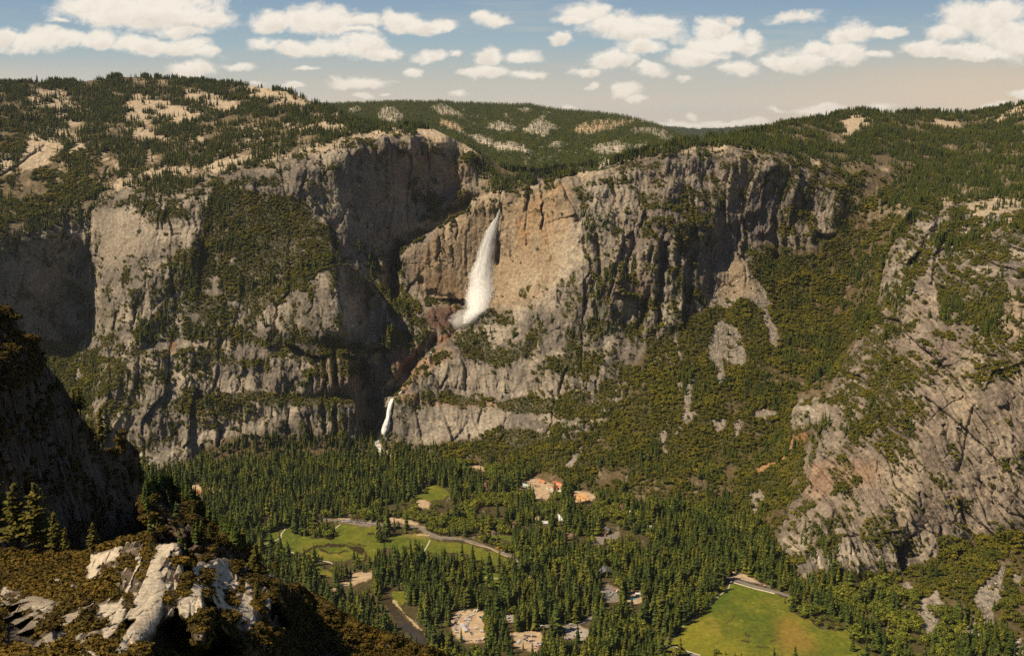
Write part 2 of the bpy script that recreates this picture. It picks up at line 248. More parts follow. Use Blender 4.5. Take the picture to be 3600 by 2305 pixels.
# explicit gullies (+) and ribs (-): polyline, half width px, metres
STR = [('P:1400,870 1375,940 1385,1000 1400,1050', 34, 170), ('P:1300,900 1340,960 1390,1040', 18, 60), ('P:1330,960 1370,1020', 14, 50), ('e:850,600 760,690 700,760 640,830 600,880 560,950', 34, 60), ('e:330,760 400,1000 400,1250', 44, 70), ('e:160,700 170,900 160,1250', 16, 30), ('e:80,720 90,900', 14, 22),
 ('e:470,900 480,1250', 22, 40), ('b:1600,900 1610,1000 1610,1200', 7, 22), ('b:1860,1150 1900,1300 1960,1450', 16, 40), ('b:1990,1250 2020,1400 2030,1600', 14, 30),
 ('c:200,1100 150,1280 110,1450 e:2150,250', 14, -34), ('c:300,1080 290,1250 280,1400', 12, -30), ('c:240,1130 220,1300 190,1500 200,1600', 20, 60), ('c:420,1050 400,1200 380,1450', 26, 40),
 ('c:500,1130 510,1300 520,1390', 30, 30), ('c:690,960 700,1100 690,1180', 12, -42), ('c:760,980 800,1080 880,1110', 40, 45), ('c:900,1000 910,1180 920,1210', 30, 40), ('c:1150,1080 1250,1090', 20, 40),
 ('c:100,900 60,1100 20,1300', 12, -22), ('b:2200,1100 2150,1350 2080,1540', 12, -28), ('b:2330,1120 2250,1350 2200,1540', 14, 34), ('b:2380,1350 2360,1540', 14, 34),
 ('e:2350,200 2330,400 2300,500', 22, 50), ('e:1970,200 1990,280 2010,500', 16, 26), ('e:1800,780 1750,900 1740,1000', 9, 30), ('e:1690,950 1690,1150 1650,1260', 8, 20), ('e:1900,420 1890,650', 7, 16),
 ('w:885,500 905,650 900,730', 4, 16), ('w:745,430 760,560 730,680', 6, 22), ('w:360,700 560,695 890,690', 3, 8), ('w:940,260 945,420', 5, 20), ('w:560,870 620,1000 760,1060 900,1080', 26, 34), ('w:520,900 560,1030 600,1130', 8, -14),
 ('w:1385,150 1390,400 1375,700', 16, 22), ('w:1860,60 1860,340', 5, 22), ('w:1700,60 1690,500', 5, 12), ('w:1530,560 1530,660', 3, 10),
 ('a:1150,950 1130,1100 1110,1210', 8, 24), ('a:640,1130 640,1400 700,1700', 18, 30), ('a:1180,1000 1120,1200', 8, -20), ('a:870,850 1000,900 1200,980', 6, 14), ('a:760,780 640,1090', 10, 20),
 ('d:2210,240 2200,360 2170,400', 5, 16), ('d:830,400 800,520', 10, 22), ('d:960,400 930,520', 8, 18), ('d:2290,850 2280,950', 10, 30), ('d:2190,820 2200,940', 8, 22), ('d:2360,850 2340,950', 8, 24),
 ('d:1540,1230 1540,1330', 10, 26), ('d:1430,1340 1420,1420', 14, 30), ('d:1700,850 1710,950', 7, 18), ('d:2170,1120 2200,1280', 9, 24), ('d:2270,1120 2290,1240', 10, 28), ('d:2350,1100 2350,1200', 8, 20),
 ('e:1180,1090 1170,1170', 6, 18), ('e:975,1200 980,1300', 6, 22), ('e:1110,1250 1110,1300', 5, 14), ('e:950,850 900,930', 7, 16), ('e:1150,880 1160,980', 5, 12), ('e:1990,880 1990,960', 9, 20),
 ('g:1870,20 1960,460 2060,620', 0, 0), ('c:1980,830 1950,1000 1850,1180 1830,1350', 14, -30), ('c:1900,880 1880,1010 1780,1180 1720,1260', 22, 45), ('c:1560,1240 1520,1330', 8, 20),
 ('g:2130,300 2050,450 1950,620 1890,680', 8, 14), ('g:2080,780 2040,900 2010,1050 1980,1220', 14, 22), ('g:2000,720 1850,820 1780,880', 6, 20), ('g:2400,500 2200,560 2130,680', 10, -20),
 ('g:1880,480 1840,560 1980,500', 18, 26), ('g:1080,780 1060,910', 10, 26), ('g:1330,430 1390,370', 12, 24), ('g:1620,250 1560,420 1480,560', 10, 18), ('j:1160,480 1130,640', 10, -20), ('j:1180,560 1330,640 1100,640', 12, 24), ('j:1150,770 1230,775', 7, 26),
 ('j:1560,90 1620,380', 0, 0), ('j:1460,260 1600,450 1700,740', 12, 20), ('j:1500,260 1640,470', 9, -14), ('j:1740,350 1730,460', 7, 22), ('j:2000,410 1960,560 1990,620', 12, 24), ('j:2100,270 2300,500 2400,520', 8, 26),
 ('j:1650,780 1720,770', 12, 22), ('j:1000,790 1050,720 1100,700', 12, 22), ('j:1320,700 1330,900', 9, -14), ('j:1450,640 1620,600', 12, -14), ('j:1290,320 1270,380', 12, 20), ('j:1570,560 1500,520', 8, 14),
 ('a:0,830 100,780 200,700 310,630', 9, 24), ('a:110,700 120,780', 6, 14), ('a:330,640 500,690', 8, 20), ('a:100,800 180,880', 18, 22), ('a:640,1000 800,1000 990,1000', 7, 18), ('a:1850,590 1960,575', 4, 12)]
WN = fbm(G.X * .03, G.Y * .03, 0 * G.X, 3, .6, 88); WN2 = fbm(G.X * .012, G.Y * .012, 0 * G.X, 3, .6, 98)
for sp, w, am in STR:
    if not w: continue
    if sp[0] in 'gj': am *= .6; w *= .62
    d = G.dist(pl(sp), w * 1.5) / (w * (1.0 + .5 * WN)); t = np.clip(1 - d, 0, 1)
    dd += am * t * t * (3 - 2 * t) * np.clip(.75 + .9 * WN2, .15, 1.3)
# Yosemite-like domes on the left plateau (towards camera)
D = np.where(LAY > 0, D + dd, D)
# valley floor plane: whichever is nearer
D = np.where(LAY > 0, np.minimum(D, np.maximum(fl, 1200)), D)
FLAT = (LAY > 0) & (D >= fl - .5)
PXW, PYW = G.X, G.Y
XW, YW, ZW = unproj(G.X, G.Y, D)
# ---------- far hills ----------
FH = Grid(900, 3000, 330, 640, 2.0)
FH_SKY = pl('b:-300,360 0,337 100,335 250,327 450,322 650,312 720,318 850,317 900,314 1000,324 1250,332 1400,337 1520,337 1600,352 1700,372 1860,382 2000,394 2100,407 2200,422 2300,445 2400,475 c:60,385 120,392 180,410 250,430 330,480 P:2440,500 3000,500')
FH_pts = cp3('1000,385,8600 1200,372,8700 1500,360,8700 1900,370,8600 2150,405,8200 2300,440,7600 2400,490,6900 2500,515,6400 1000,450,6800 1200,450,6500 1400,460,6300 1600,480,6100 1800,480,6200 2000,480,6100 2200,500,5800 2400,530,5500 1500,560,5300 1700,580,5200 1900,600,5000 2100,600,4800 2300,580,4900 2600,540,5200 3000,560,5500')
hm = FH.mask(np.vstack([FH_SKY, [[3000, 700], [900, 700]]]), False)
hD = FH.rbf(FH_pts)
BARE_SP = ['b:240,375 300,342 340,370 345,392 260,385', 'b:440,390 500,345 560,350 650,400 620,450 560,465 470,440', 'b:820,345 900,315 960,340 1000,380 1090,430 1000,415 900,400 830,370',
 'b:870,435 950,440 1030,490 1060,520 1030,528 900,475', 'b:1205,490 1260,465 1330,460 1400,475 1445,515 1380,527 1290,522', 'b:1470,522 1530,470 1560,440 1600,410 1640,450 1720,480 1750,505 1690,512 1640,552 1560,547',
 'b:1080,560 1160,545 1300,590 1420,600 1540,650 1530,682 1420,650 1300,655 1180,605', 'b:1830,505 1900,460 2000,440 2250,440 2280,465 2150,490 2000,528 1870,542', 'b:1960,645 2020,600 2150,590 2250,620 2180,662 2050,682 1970,670',
 'b:1420,380 1490,345 1560,382 1480,392', 'b:2230,622 2330,605 2400,620 2300,637', 'b:2180,512 2400,490 2400,532 2250,532', 'b:1660,608 1750,600 1740,632 1680,632', 'b:1980,765 2100,710 2400,640 2400,690 2200,730 2060,772 2000,778',
 'b:1340,400 1400,390 1400,412 1350,412', 'b:1600,385 1680,390 1690,410 1610,405', 'b:1440,440 1500,432 1500,450 1450,458', 'b:660,370 760,400 770,418 680,395', 'b:1700,740 1800,735 1830,755 1720,758',
 'c:60,442 130,420 240,440 330,500 240,502 150,462', 'c:30,532 100,515 160,530 80,552', 'c:0,590 100,570 180,540 330,518 380,520 320,547 150,602 0,625']
FBARE = np.zeros(FH.sh, np.float32)
FH.warp(5, .06)
for sp in BARE_SP: FBARE = np.maximum(FBARE, FH.mask(pl(sp)).astype(np.float32))
FBs = blur(FBARE, 6); FBq = blur(FBARE, 2)
hx, hy, hz = unproj(FH.X, FH.Y, hD)
hD = hD - 170 * FBs + 130 * fbm(hx / 900, hy / 900, 0 * hx, 4, .5, 4) * ss(360, 430, FH.Y) + 22 * fbm(hx / 90, hy / 90, hz / 90, 3, .6, 6)
HX, HY, HZ = unproj(FH.X, FH.Y, hD)
FBARE = ss(.28, .56, 1.05 * blur(FBARE, 4) + 1.2 * fbm(HX / 30, HY / 120, HZ / 22, 4, .72, 305) + .5 * fbm(HX / 260, HY / 700, HZ / 120, 4, .65, 306))
hc = ~hm
# farthest blue ridge
RG = Grid(2150, 2900, 430, 560, 3.0)
rsk = pl('c:-200,460 60,425 200,420 300,418 420,430 560,428 640,420 740,412 860,420 1000,425 1200,430')
rm = RG.mask(np.vstack([rsk, [[2900, 600], [2150, 600]]]), False)
RX, RY, RZ = unproj(RG.X, RG.Y, 14000 - (RG.Y - 440) * 25 + 200 * fbm(RG.X / 60, RG.Y / 30, 0 * RG.X, 3, .5, 8))

# ---------- foreground ridge ----------
F = Grid(-330, 1700, 1050, 2470, 2.2)
F.warp(9, .05)
FA_m = pl('P:-400,1085 0,1090 20,1095 60,1130 85,1190 130,1205 150,1240 170,1290 215,1340 240,1380 265,1430 300,1480 325,1510 345,1580 d:700,1350 800,1380 840,1400 860,1340 800,1210 880,1260 980,1380 990,1430 P:490,1640 510,1760 525,1860 540,2100 -400,2200')
FA_p = cp3('-300,1085,375 0,1095,400 85,1190,420 150,1300,425 240,1380,455 325,1510,480 350,1590,495 420,1560,520 495,1615,560 0,1250,375 60,1250,385 0,1400,345 130,1400,400 130,1500,390 200,1600,410 100,1600,360 0,1700,320 -300,1500,290 350,1700,470 400,1800,480 480,1800,520 300,1950,420 500,1950,500 0,1950,300 -300,2000,260')
FB_m = pl('h:1000,500 1100,410 1180,400 1260,430 1290,470 1350,480 1450,560 1500,640 1600,720 1680,760 1750,830 1800,880 1850,950 1900,1100 1300,1100 1100,1000 1060,800 1040,560')
FB_p = cp3('500,1780,337 550,1740,350 645,1770,354 700,1800,355 750,1855,348 840,1910,345 925,2000,336 600,1850,334 640,1940,321 680,1960,321 750,1950,329 850,2000,329 620,2000,309 950,2100,321')
FN_m = pl('h:-400,800 0,815 350,820 600,850 660,805 790,765 840,770 880,735 940,722 1000,722 1030,745 1060,765 1130,752 1250,745 1270,790 1280,830 1215,880 1330,905 1400,875 1460,870 1560,850 1650,862 1720,900 1780,930 1850,940 1900,960 1950,1000 2030,1040 2070,1075 2180,1140 2300,1210 i:200,1280 300,1340 430,1390 550,1430 700,1490 860,1539 1100,1700 P:1700,2600 -400,2600')
FN_p = cp3('-300,1940,250 0,1945,245 175,1950,235 300,1965,220 330,1937,214 420,1910,205 500,1898,203 560,1915,200 620,1910,196 640,1950,188 700,1975,200 780,1960,225 830,1966,235 900,2000,240 1000,2040,240 1035,2072,257 1150,2150,250 1250,2210,249 1375,2250,251 1500,2305,250 '
 '0,2050,200 150,2080,180 300,2060,175 0,2200,140 200,2200,140 0,2300,120 100,2300,115 300,2250,125 350,2100,160 450,2000,180 550,2000,175 600,2080,160 640,2010,178 650,2150,150 720,2100,158 740,2180,150 700,2250,135 560,2120,148 500,2200,135 430,2280,120 400,2305,116 550,2290,132 650,2305,160 720,2305,185 600,2250,142 650,2230,158 '
 '760,2050,205 850,2050,215 800,2120,190 900,2150,190 900,2200,182 960,2130,205 1000,2200,215 860,2290,160 950,2290,175 1050,2300,228 1050,2180,243 1200,2300,235 1350,2300,243 1150,2230,242 0,2460,95 500,2460,98 1000,2460,200 1400,2460,222')
fA, fB, fN = F.rbf(FA_p), F.rbf(FB_p), F.rbf(FN_p)
DF = np.full(F.sh, 5000., np.float32); LF = np.zeros(F.sh, int)
for d_, m_, k_ in ((fA, F.mask(FA_m), 1), (fB, F.mask(FB_m), 2), (fN, F.mask(FN_m), 3)):
    DF = np.where(m_, d_, DF); LF = np.where(m_, k_, LF)
fx, fy, fz = unproj(F.X, F.Y, DF)
fd = np.where(LF == 1, 9 * fbm(fx / 60, fy / 60, fz / 80, 4, .6, 61) + 5 * ridged(fx / 14, fy / 40, fz / 55, 4, .6, 62) + 2.2 * ridged(fx / 5, fy / 9, fz / 9, 4, .6, 63), 0)
fd = fd + np.where(LF == 2, 14 * fbm(fx / 25, fy / 25, fz / 30, 4, .6, 64) + 5 * ridged(fx / 12, fy / 12, fz / 22, 4, .6, 65), 0)
# near rocks: tilted slabs and gaps
def fm(sp, soft=2): return blur(F.mask(pl(sp)).astype(np.float32), soft)
SL1 = fm('h:1075,1050 1130,1030 1210,1030 1215,1060 1160,1090 1140,1200 1125,1290 1070,1370 990,1440 900,1539 770,1539 850,1440 910,1340 980,1270 1060,1170 1090,1100')
SL1b = fm('h:690,1190 780,1170 850,1170 900,1190 860,1290 790,1390 740,1470 700,1440 730,1390 720,1340 740,1290')
SL2 = fm('h:1330,1000 1400,1030 1430,1080 1420,1130 1445,1210 1400,1250 1370,1260 1300,1300 1260,1250 1255,1170 1330,1100 1350,1040')
SL3 = fm('h:670,830 800,795 870,830 830,850 760,870 690,880')
SL4 = fm('h:1085,870 1130,790 1180,830 1210,890 1190,920 1110,910 1080,900') + fm('h:1110,765 1250,748 1268,800 1240,828 1180,780')
SL5 = fm('h:1340,905 1400,880 1470,900 1460,930 1400,925') + fm('h:1450,870 1520,855 1590,855 1540,890 1460,885') + fm('h:1500,1020 1690,1010 1660,1080 1560,1110 1510,1060') + fm('h:1520,1160 1640,1190 1800,1290 1790,1330 1720,1300 1640,1230 1530,1190')
SL6 = fm('h:610,940 680,920 720,960 650,1010 620,1000') + fm('h:210,1180 300,1180 380,1190 370,1220 260,1230') + fm('h:0,1050 70,1060 60,1150 20,1190 0,1190') + fm('h:360,990 440,1010 440,1050 380,1040') + fm('h:530,1500 640,1500 700,1540 540,1540')
SL7 = fm('h:1840,930 1890,900 1935,970 1890,980') + fm('h:1925,915 1960,900 2030,960 2028,1045 1990,1030 1940,970')
PALE = np.clip(SL1 + SL1b + SL2 + SL3 + SL4 + SL5 + SL6 + SL7, 0, 1)
gx_, gy_, gz_ = unproj(F.X, F.Y, np.where(LF == 3, fN, 300)); OUTC = fm('h:600,800 1000,720 1280,745 1300,1000 1230,1280 900,1300 640,1250', 6) + fm('h:1330,900 1650,850 1850,940 1900,1100 1960,1250 1800,1330 1500,1180 1400,1050', 6) + .5 * fm('h:0,1050 400,1150 640,1200 700,1450 300,1500 0,1300', 6)
pf1, pc1 = facets(gx_ + .5 * gz_ + .4 * gy_, gz_ + .2 * gy_, 2.6, 3.6, 5); PALE = np.maximum(PALE, np.clip(OUTC * 1.1, 0, 1) * ss(.02, .12, pf1 + .5 * fbm(gx_ / 7, gy_ / 7, gz_ / 7, 3, .6, 79)) * .95)
GAP = np.clip(fm('h:880,1290 920,1210 1080,1060 1060,1150 980,1250 900,1350 780,1470 720,1520 760,1450') + fm('h:1130,1290 1250,1210 1290,1320 1260,1440 1340,1440 1340,1539 1000,1539 1080,1400') + fm('h:1310,900 1390,990 1380,1030 1330,990 1280,930')
   + fm('h:1430,1060 1500,1120 1510,1190 1560,1280 1540,1340 1660,1460 1700,1539 1450,1539 1440,1400 1440,1230') + fm('h:0,1190 120,1190 250,1280 290,1400 380,1539 0,1539') + fm('h:380,1320 480,1330 520,1420 440,1500 380,1420') + fm('h:1840,1290 1930,1150 2040,1330 2040,1370 1870,1400'), 0, 1)
nr = (LF == 3)
fx, fy, fz = unproj(F.X, F.Y, np.where(nr, fN, 300))
rid = ridged((fx + .5 * fz) / 7, fy / 12, fz / 9, 5, .6, 71)
blk = vn(fx / 5 + .4 * vn(fx / 3, fy / 3, fz / 3, 2), fy / 6, fz / 5, 73); blk = np.round(blk * 3) / 3
ff1, fc1 = facets(fx + .5 * fz + .3 * fy, fz, 4.2, 7.5, 5); ff2, fc2 = facets(fx + .4 * fz + .3 * fy, fz, 1.5, 2.4, 6); fa1, fac = facets(fx + .25 * fy, fz, 7, 20, 7)
fd = fd + np.where(LF < 3, 2.2 * fa1 + 1.0 * fac, 0) + nr * PALE * (1.5 * ff1 + .8 * fc1 + .5 * ff2 + .35 * fc2)
fd = fd + nr * ((1 - PALE) * (2.2 * fbm(fx / 14, fy / 14, fz / 14, 4, .6, 72) * (1 - ss(900, 1100, F.X)) - 1.1 * blk * ss(1950, 2000, F.Y) * (1 - ss(1000, 1150, F.X))) + PALE * (-1.5 - .35 * rid - .5 * blk) + GAP * (15 + 5 * fbm(fx / 9, fy / 9, fz / 9, 3, .5, 74)) * (1 - PALE))
fd = fd + nr * ss(1000, 1200, F.X) * (9 * fbm(fx / 60, fy / 60, fz / 60, 4, .5, 75))
fd = fd * np.clip(DF / 200, .5, 1.3)
DF = DF + np.where(LF > 0, fd, 0)
FX, FY, FZ = unproj(F.X, F.Y, DF)
# ---------- what grows where: coverage of broadleaf brush (VB) and conifers (VC) ----------
VB = np.zeros(G.sh, np.float32); VC = np.zeros(G.sh, np.float32)
rimlike = (1 - CLIFF) * ((ZW > -420) & (G.X < 2330) & (G.Y < 900)) ; upl = rimlike > .5
upl |= (LAY == 3) & (CLIFF < .5) & (G.X > 2180) & (G.Y < 720 + .35 * np.maximum(G.X - 2900, 0))
upl |= (LAY == 4) & (CLIFF < .5) & (G.Y < 740)
low = (~upl) & (CLIFF < .5)
VC[upl] = .74; VB[low & ~FLAT] = .94; VC[low & ~FLAT] = .16
VC[FLAT] = .76; VB[FLAT] = .42
c5 = CLIFF >= .5
VB[c5] = .20; VC[c5] = .02
def paint(sp, vb=None, vc=None):
    m = G.mask(pl(sp))
    if vb is not None: VB[m] = vb
    if vc is not None: VC[m] = vc
    return m
BP = [('a:0,990 180,980 420,860 640,940 720,900 640,990 450,1060 200,1140 60,1160 0,1330', .78, .06), ('a:0,360 120,500 200,620 100,700 0,680', .7, .3), ('a:560,640 700,700 760,850 700,930 600,960 330,960 200,1000 170,860 380,700 480,660', .6, .12),
 ('a:100,800 300,900 330,950 100,990 0,990 0,860', .25, .06), ('a:1120,1000 1450,960 1500,1150 1380,1230 1180,1200', .35, .02), ('a:1450,830 1700,880 1640,960 1470,980', .4, .04), ('a:640,1090 960,1080 1110,1240 1270,1300 1200,1400 760,1400 660,1300', .04, 0),
 ('P:740,650 960,680 1080,700 1170,900 1180,925 1060,1000 980,1040 900,1060 800,1050 740,960 700,850', .97, .12), ('d:1280,0 1650,0 1600,200 1280,260 1160,350 1130,200', .75, .2), ('d:1100,0 1560,0 1450,60 1200,60', .5, .05),
 ('d:1100,380 1280,250 1560,280 1660,400 1640,560 1400,600 1250,580 1050,640 910,580 1000,480', .78, .3), ('d:1560,240 1960,180 1980,330 1780,400 1650,300', .8, .4), ('d:700,200 1100,180 1000,480 640,560 650,350', .12, .03), ('d:540,560 640,540 900,640 900,720 700,660 560,700', .35, .05),
 ('d:560,700 900,720 930,800 800,960 640,1020 560,960', .9, .05), ('d:270,620 540,570 560,700 560,900 440,940 370,820', .94, .03), ('d:900,740 1200,640 1560,640 1600,760 1400,860 1100,900 900,900', .55, .08), ('d:1660,480 1760,560 1900,580 2400,560 2400,700 2200,720 2000,660 1700,720 1600,640', .88, .15),
 ('d:1240,1000 1700,950 1720,1080 1600,1120 1300,1110 1130,1090 1130,1040', .94, .02), ('d:1710,940 1870,950 1860,1010 1720,1020', .96, .02), ('d:1870,960 2400,960 2400,1040 2000,1050 1800,1050', .88, .02), ('d:700,980 1130,1000 1130,1100 900,1060 820,1060', .35, .02), ('d:800,1060 1120,1100 1150,1250 1000,1380 860,1200', .05, 0),
 ('d:1120,1180 1640,1100 1640,1180 1300,1240 1060,1380 980,1380', .5, .02), ('d:1060,1400 1300,1220 1650,1220 1700,1260 1400,1440 1100,1539', .08, 0), ('d:1650,640 2000,650 2100,760 2000,900 1650,900 1600,760', .16, .02), ('d:1650,1060 2300,1060 2300,1260 1900,1280 1750,1200 1640,1200', .10, .01),
 ('d:1380,1440 1700,1260 1900,1290 2200,1310 2400,1240 2400,1540 1300,1540', .9, .3),
 ('P:1165,520 1230,520 1560,580 1600,680 1560,760 1450,950 1240,930 1165,800', .02, .02), ('b:640,900 700,850 830,850 900,920 950,1000 880,1060 820,1100 650,1000', .55, .15), ('b:650,1250 740,1190 800,1050 900,1080 830,1160 740,1260', .5, .35), ('b:60,1000 130,950 200,760 60,800 0,900 0,1100', .35, .02),
 ('b:430,1420 620,1340 640,1539 400,1539', .5, .1), ('b:770,1260 860,1120 1060,980 1180,960 1130,1010 1060,1085 960,1130 900,1185', .8, .06), ('b:840,520 1000,580 1190,700 1190,800 1120,830 960,700 860,620', .25, .3), ('b:850,700 1000,680 1120,830 1180,900 1050,940 980,860', .12, .04),
 ('b:640,1290 1130,1010 1330,1000 1310,1080 1150,1400 640,1539', .05, .005), ('P:1420,860 1780,740 2000,640 2060,900 1900,1050 1480,1100', .015, 0), ('b:1120,1020 1200,960 1300,950 1390,935 1420,960 1340,1010 1330,1040 1200,1035', .2, .15),
 ('e:520,300 580,200 680,280 760,350 700,400 560,420 530,400', .85, .5), ('e:560,400 700,400 860,500 830,560 700,640 600,640 580,520', .55, .05), ('e:780,300 860,290 960,320 940,350 800,350', .8, 0), ('e:820,350 1000,330 1060,420 960,520 880,540 780,440', .04, 0),
 ('e:500,480 600,480 600,660 480,640', .7, .3), ('e:850,560 1000,520 1080,500 1000,600 820,720 700,800 600,960 560,1000 520,960 640,760', .03, 0), ('e:1020,560 1110,480 1300,300 1420,260 1600,200 1560,300 1400,430 1440,520 1300,580 1200,640', .52, .01), ('e:1010,600 1180,570 1350,640 1500,640 1520,700 1300,760 1200,740 1050,720', .9, .02),
 ('e:1300,240 1600,200 1700,260 1650,420 1420,430', .12, 0), ('e:1440,480 1900,480 1900,600 1850,760 1600,700 1440,600', .32, .01), ('e:1640,700 1800,680 1980,720 2040,820 1850,850 1660,800', .8, .02), ('e:690,860 950,720 1300,800 1300,960 1000,960 640,960', .10, 0), ('e:1500,800 1700,800 1700,960 1480,960', .4, .01),
 ('e:870,970 960,930 1000,970 1160,1000 1150,1040 1000,1045 880,1030', .95, .01), ('e:640,960 860,950 870,1010 620,1000', .35, 0), ('e:1210,990 1290,1010 1280,1040 1220,1040', .95, 0), ('e:1300,1040 1400,1000 1700,990 1700,1100 1650,1110 1400,1110 1310,1090', .96, .01), ('e:1700,970 1950,960 1960,1120 1920,1180 1800,1160 1700,1120', .8, .02),
 ('e:560,1050 1300,1070 1500,1150 1640,1200 1620,1260 1300,1260 950,1320 700,1300 540,1240', .05, 0), ('e:1500,1130 1940,1180 1900,1300 1700,1280 1640,1230', .25, .01), ('e:1930,440 2400,500 2400,760 2250,900 2000,820 1950,640', .55, .02), ('e:1940,900 2150,860 2260,960 2200,1100 1960,1150', .5, .01), ('e:2150,780 2400,760 2400,1100 2200,1180 2250,950', .92, .03),
 ('e:1320,1200 1640,1250 1900,1310 1950,1180 2400,1080 2400,1539 900,1539 950,1330', .95, .05), ('e:0,580 250,640 280,620 560,660 560,700 300,660 0,700', .88, .06), ('e:160,60 560,600 230,620 160,300', .03, 0), ('e:0,200 160,100 160,560 0,570', .10, .01), ('e:280,660 560,680 500,760 500,900 300,760', .2, .01), ('e:300,760 500,820 500,1250 300,1240', .03, .01), ('e:510,920 620,920 640,960 580,990 510,980', .8, 0),
 ('c:110,1010 200,850 350,830 450,900 480,1100 350,1140 200,1030', .68, .03), ('c:0,680 300,560 600,560 500,800 250,850 0,1150', .12, .04), ('c:420,620 700,560 900,640 900,800 760,900 600,950 480,880 350,800', .36, .05), ('c:880,600 1200,660 1450,680 1600,700 1620,850 1560,1000 1300,880 1000,800 900,760', .5, .08), ('c:930,900 1100,830 1280,950 1280,1080 1150,1190 920,1200', .38, .02),
 ('c:1280,880 1500,900 1600,1000 1560,1160 1380,1180 1260,1000', .72, .12), ('c:720,1130 900,1150 930,1210 1150,1200 1300,1080 1400,1180 1500,1150 1500,1540 900,1540 800,1370 730,1280', .92, .06), ('c:700,820 1000,830 900,1100 700,1180 560,1400 350,1400 470,1100 600,900', .04, 0), ('c:1330,1160 1520,1120 1500,1300 1400,1540 1230,1540 1320,1350', .5, .75),
 ('g:700,560 900,350 1100,200 1230,420 1000,630 860,700 760,620', .85, .6), ('g:200,1150 480,1100 700,1100 640,1250 700,1539 200,1539', .6, .45),
 ('c:1630,880 1720,900 1900,840 1990,830 1830,1010 1600,1110 1560,1060', .45, .2), ('c:1600,1110 1830,1010 1740,1250 1560,1400 1520,1280', .15, .01), ('c:1760,1180 2000,860 2396,860 2396,1100 2300,1180 2290,1400 2240,1539 1860,1539 1950,1250 1900,1150', .6, .35), ('c:1680,1250 1820,1100 1840,1250 1700,1420 1650,1539 1500,1539 1560,1400', .68, .03),
 ('g:1240,450 1420,170 1540,0 1620,0 1450,250 1330,380', .3, .01), ('g:1350,430 1450,250 1620,0 1640,0 1640,200 1590,300 1560,460 1400,520 1290,500', .62, .08), ('g:1640,0 1840,0 1850,280 1700,400 1730,200', .12, .01), ('g:880,720 1000,640 1290,480 1560,460 1700,500 1720,700 1780,880 1640,980 1500,1060 1330,1000 1150,780 1000,760', .60, .03),
 ('g:920,780 1170,780 1050,900 920,930', .08, 0), ('g:860,960 930,940 1100,880 1330,1000 1450,1100 1280,1100 1060,990 850,1130', .6, .03), ('g:650,1230 850,1120 940,1060 1080,1000 980,1250 860,1440 790,1540 640,1540', .85, .03), ('g:1830,0 2280,0 2260,200 2170,420 2100,270 1850,250', .88, .25),
 ('g:1700,400 2100,330 2050,480 1800,560 1720,500', .12, 0), ('g:2170,300 2400,350 2400,460 2150,600', .42, .01), ('g:1640,980 1780,880 1800,640 1930,700 1760,880 1740,1000', .25, .01), ('g:1130,980 1450,1080 1450,1200 1300,1300 1150,1280 1000,1250', .13, 0), ('g:1150,1230 1300,1230 1300,1300 1150,1290', .7, 0),
 ('g:1000,1260 1740,1100 1740,1540 790,1540', .11, 0), ('g:1800,640 2400,620 2400,1540 1740,1540 1740,1000', .06, 0), ('j:1640,620 1840,640 1850,800 1700,750', .3, 0), ('j:720,540 880,430 980,560 900,800 800,720', .2, 0),
 ('j:970,880 1230,900 1300,880 1500,900 1650,860 1840,780 1840,640 2000,660 2405,620 2405,1424 1300,1424 1270,1200 1000,1000', .84, .12)]
for sp, b_, c_ in BP: paint(sp, b_, c_)
# valley floor stands
for sp, b_, c_ in [('h:980,260 1250,260 1700,0 P:1350,1540 1700,1640 1500,1700 1400,1760 1150,1830 950,1850 800,1820', .12, .93), ('i:0,0 400,0 900,90 1400,200 1400,380 900,560 0,560', .2, .92),
 ('i:880,90 1100,100 1400,270 1400,320 1000,260', .8, .15), ('i:640,500 1100,400 1400,420 1400,600 1000,700 640,640', .75, .22), ('i:170,520 700,440 850,520 850,640 500,600 200,560', .7, .1), ('i:1750,400 2100,250 2400,200 2400,900 2100,640 1800,520', .6, .4),
 ('i:1400,580 1900,560 2000,800 1500,860', .45, .6), ('u:0,480 900,400 1100,480 1100,600 450,600 0,680', .65, .3), ('i:440,740 700,780 1000,760 1160,960 1120,1180 640,1060 500,1100 440,900', .04, 1.0), ('i:640,1000 1200,950 1500,900 2400,900 2400,1539 800,1539 760,1380', .1, .95),
 ('j:0,650 480,600 500,900 200,1200 0,1400', .12, .93), ('j:780,850 970,860 1070,920 1100,1100 880,1050 780,1000', .12, .9), ('j:870,1060 1040,1100 1200,1200 1230,1280 1080,1270 880,1140', .85, .05), ('j:1290,1170 1450,1380 2405,1300 2405,1424 1400,1424', .35, .75), ('i:0,900 140,960 440,1100 500,1180 700,1340 800,1400 860,1539 600,1539 240,1280 0,1100', .1, .9)]:
    paint(sp, b_, c_)
for sp in ['u:300,370 450,330 460,480 330,490', 'i:250,1380 0,0', 'j:230,1120 P:2500,2150']: pass
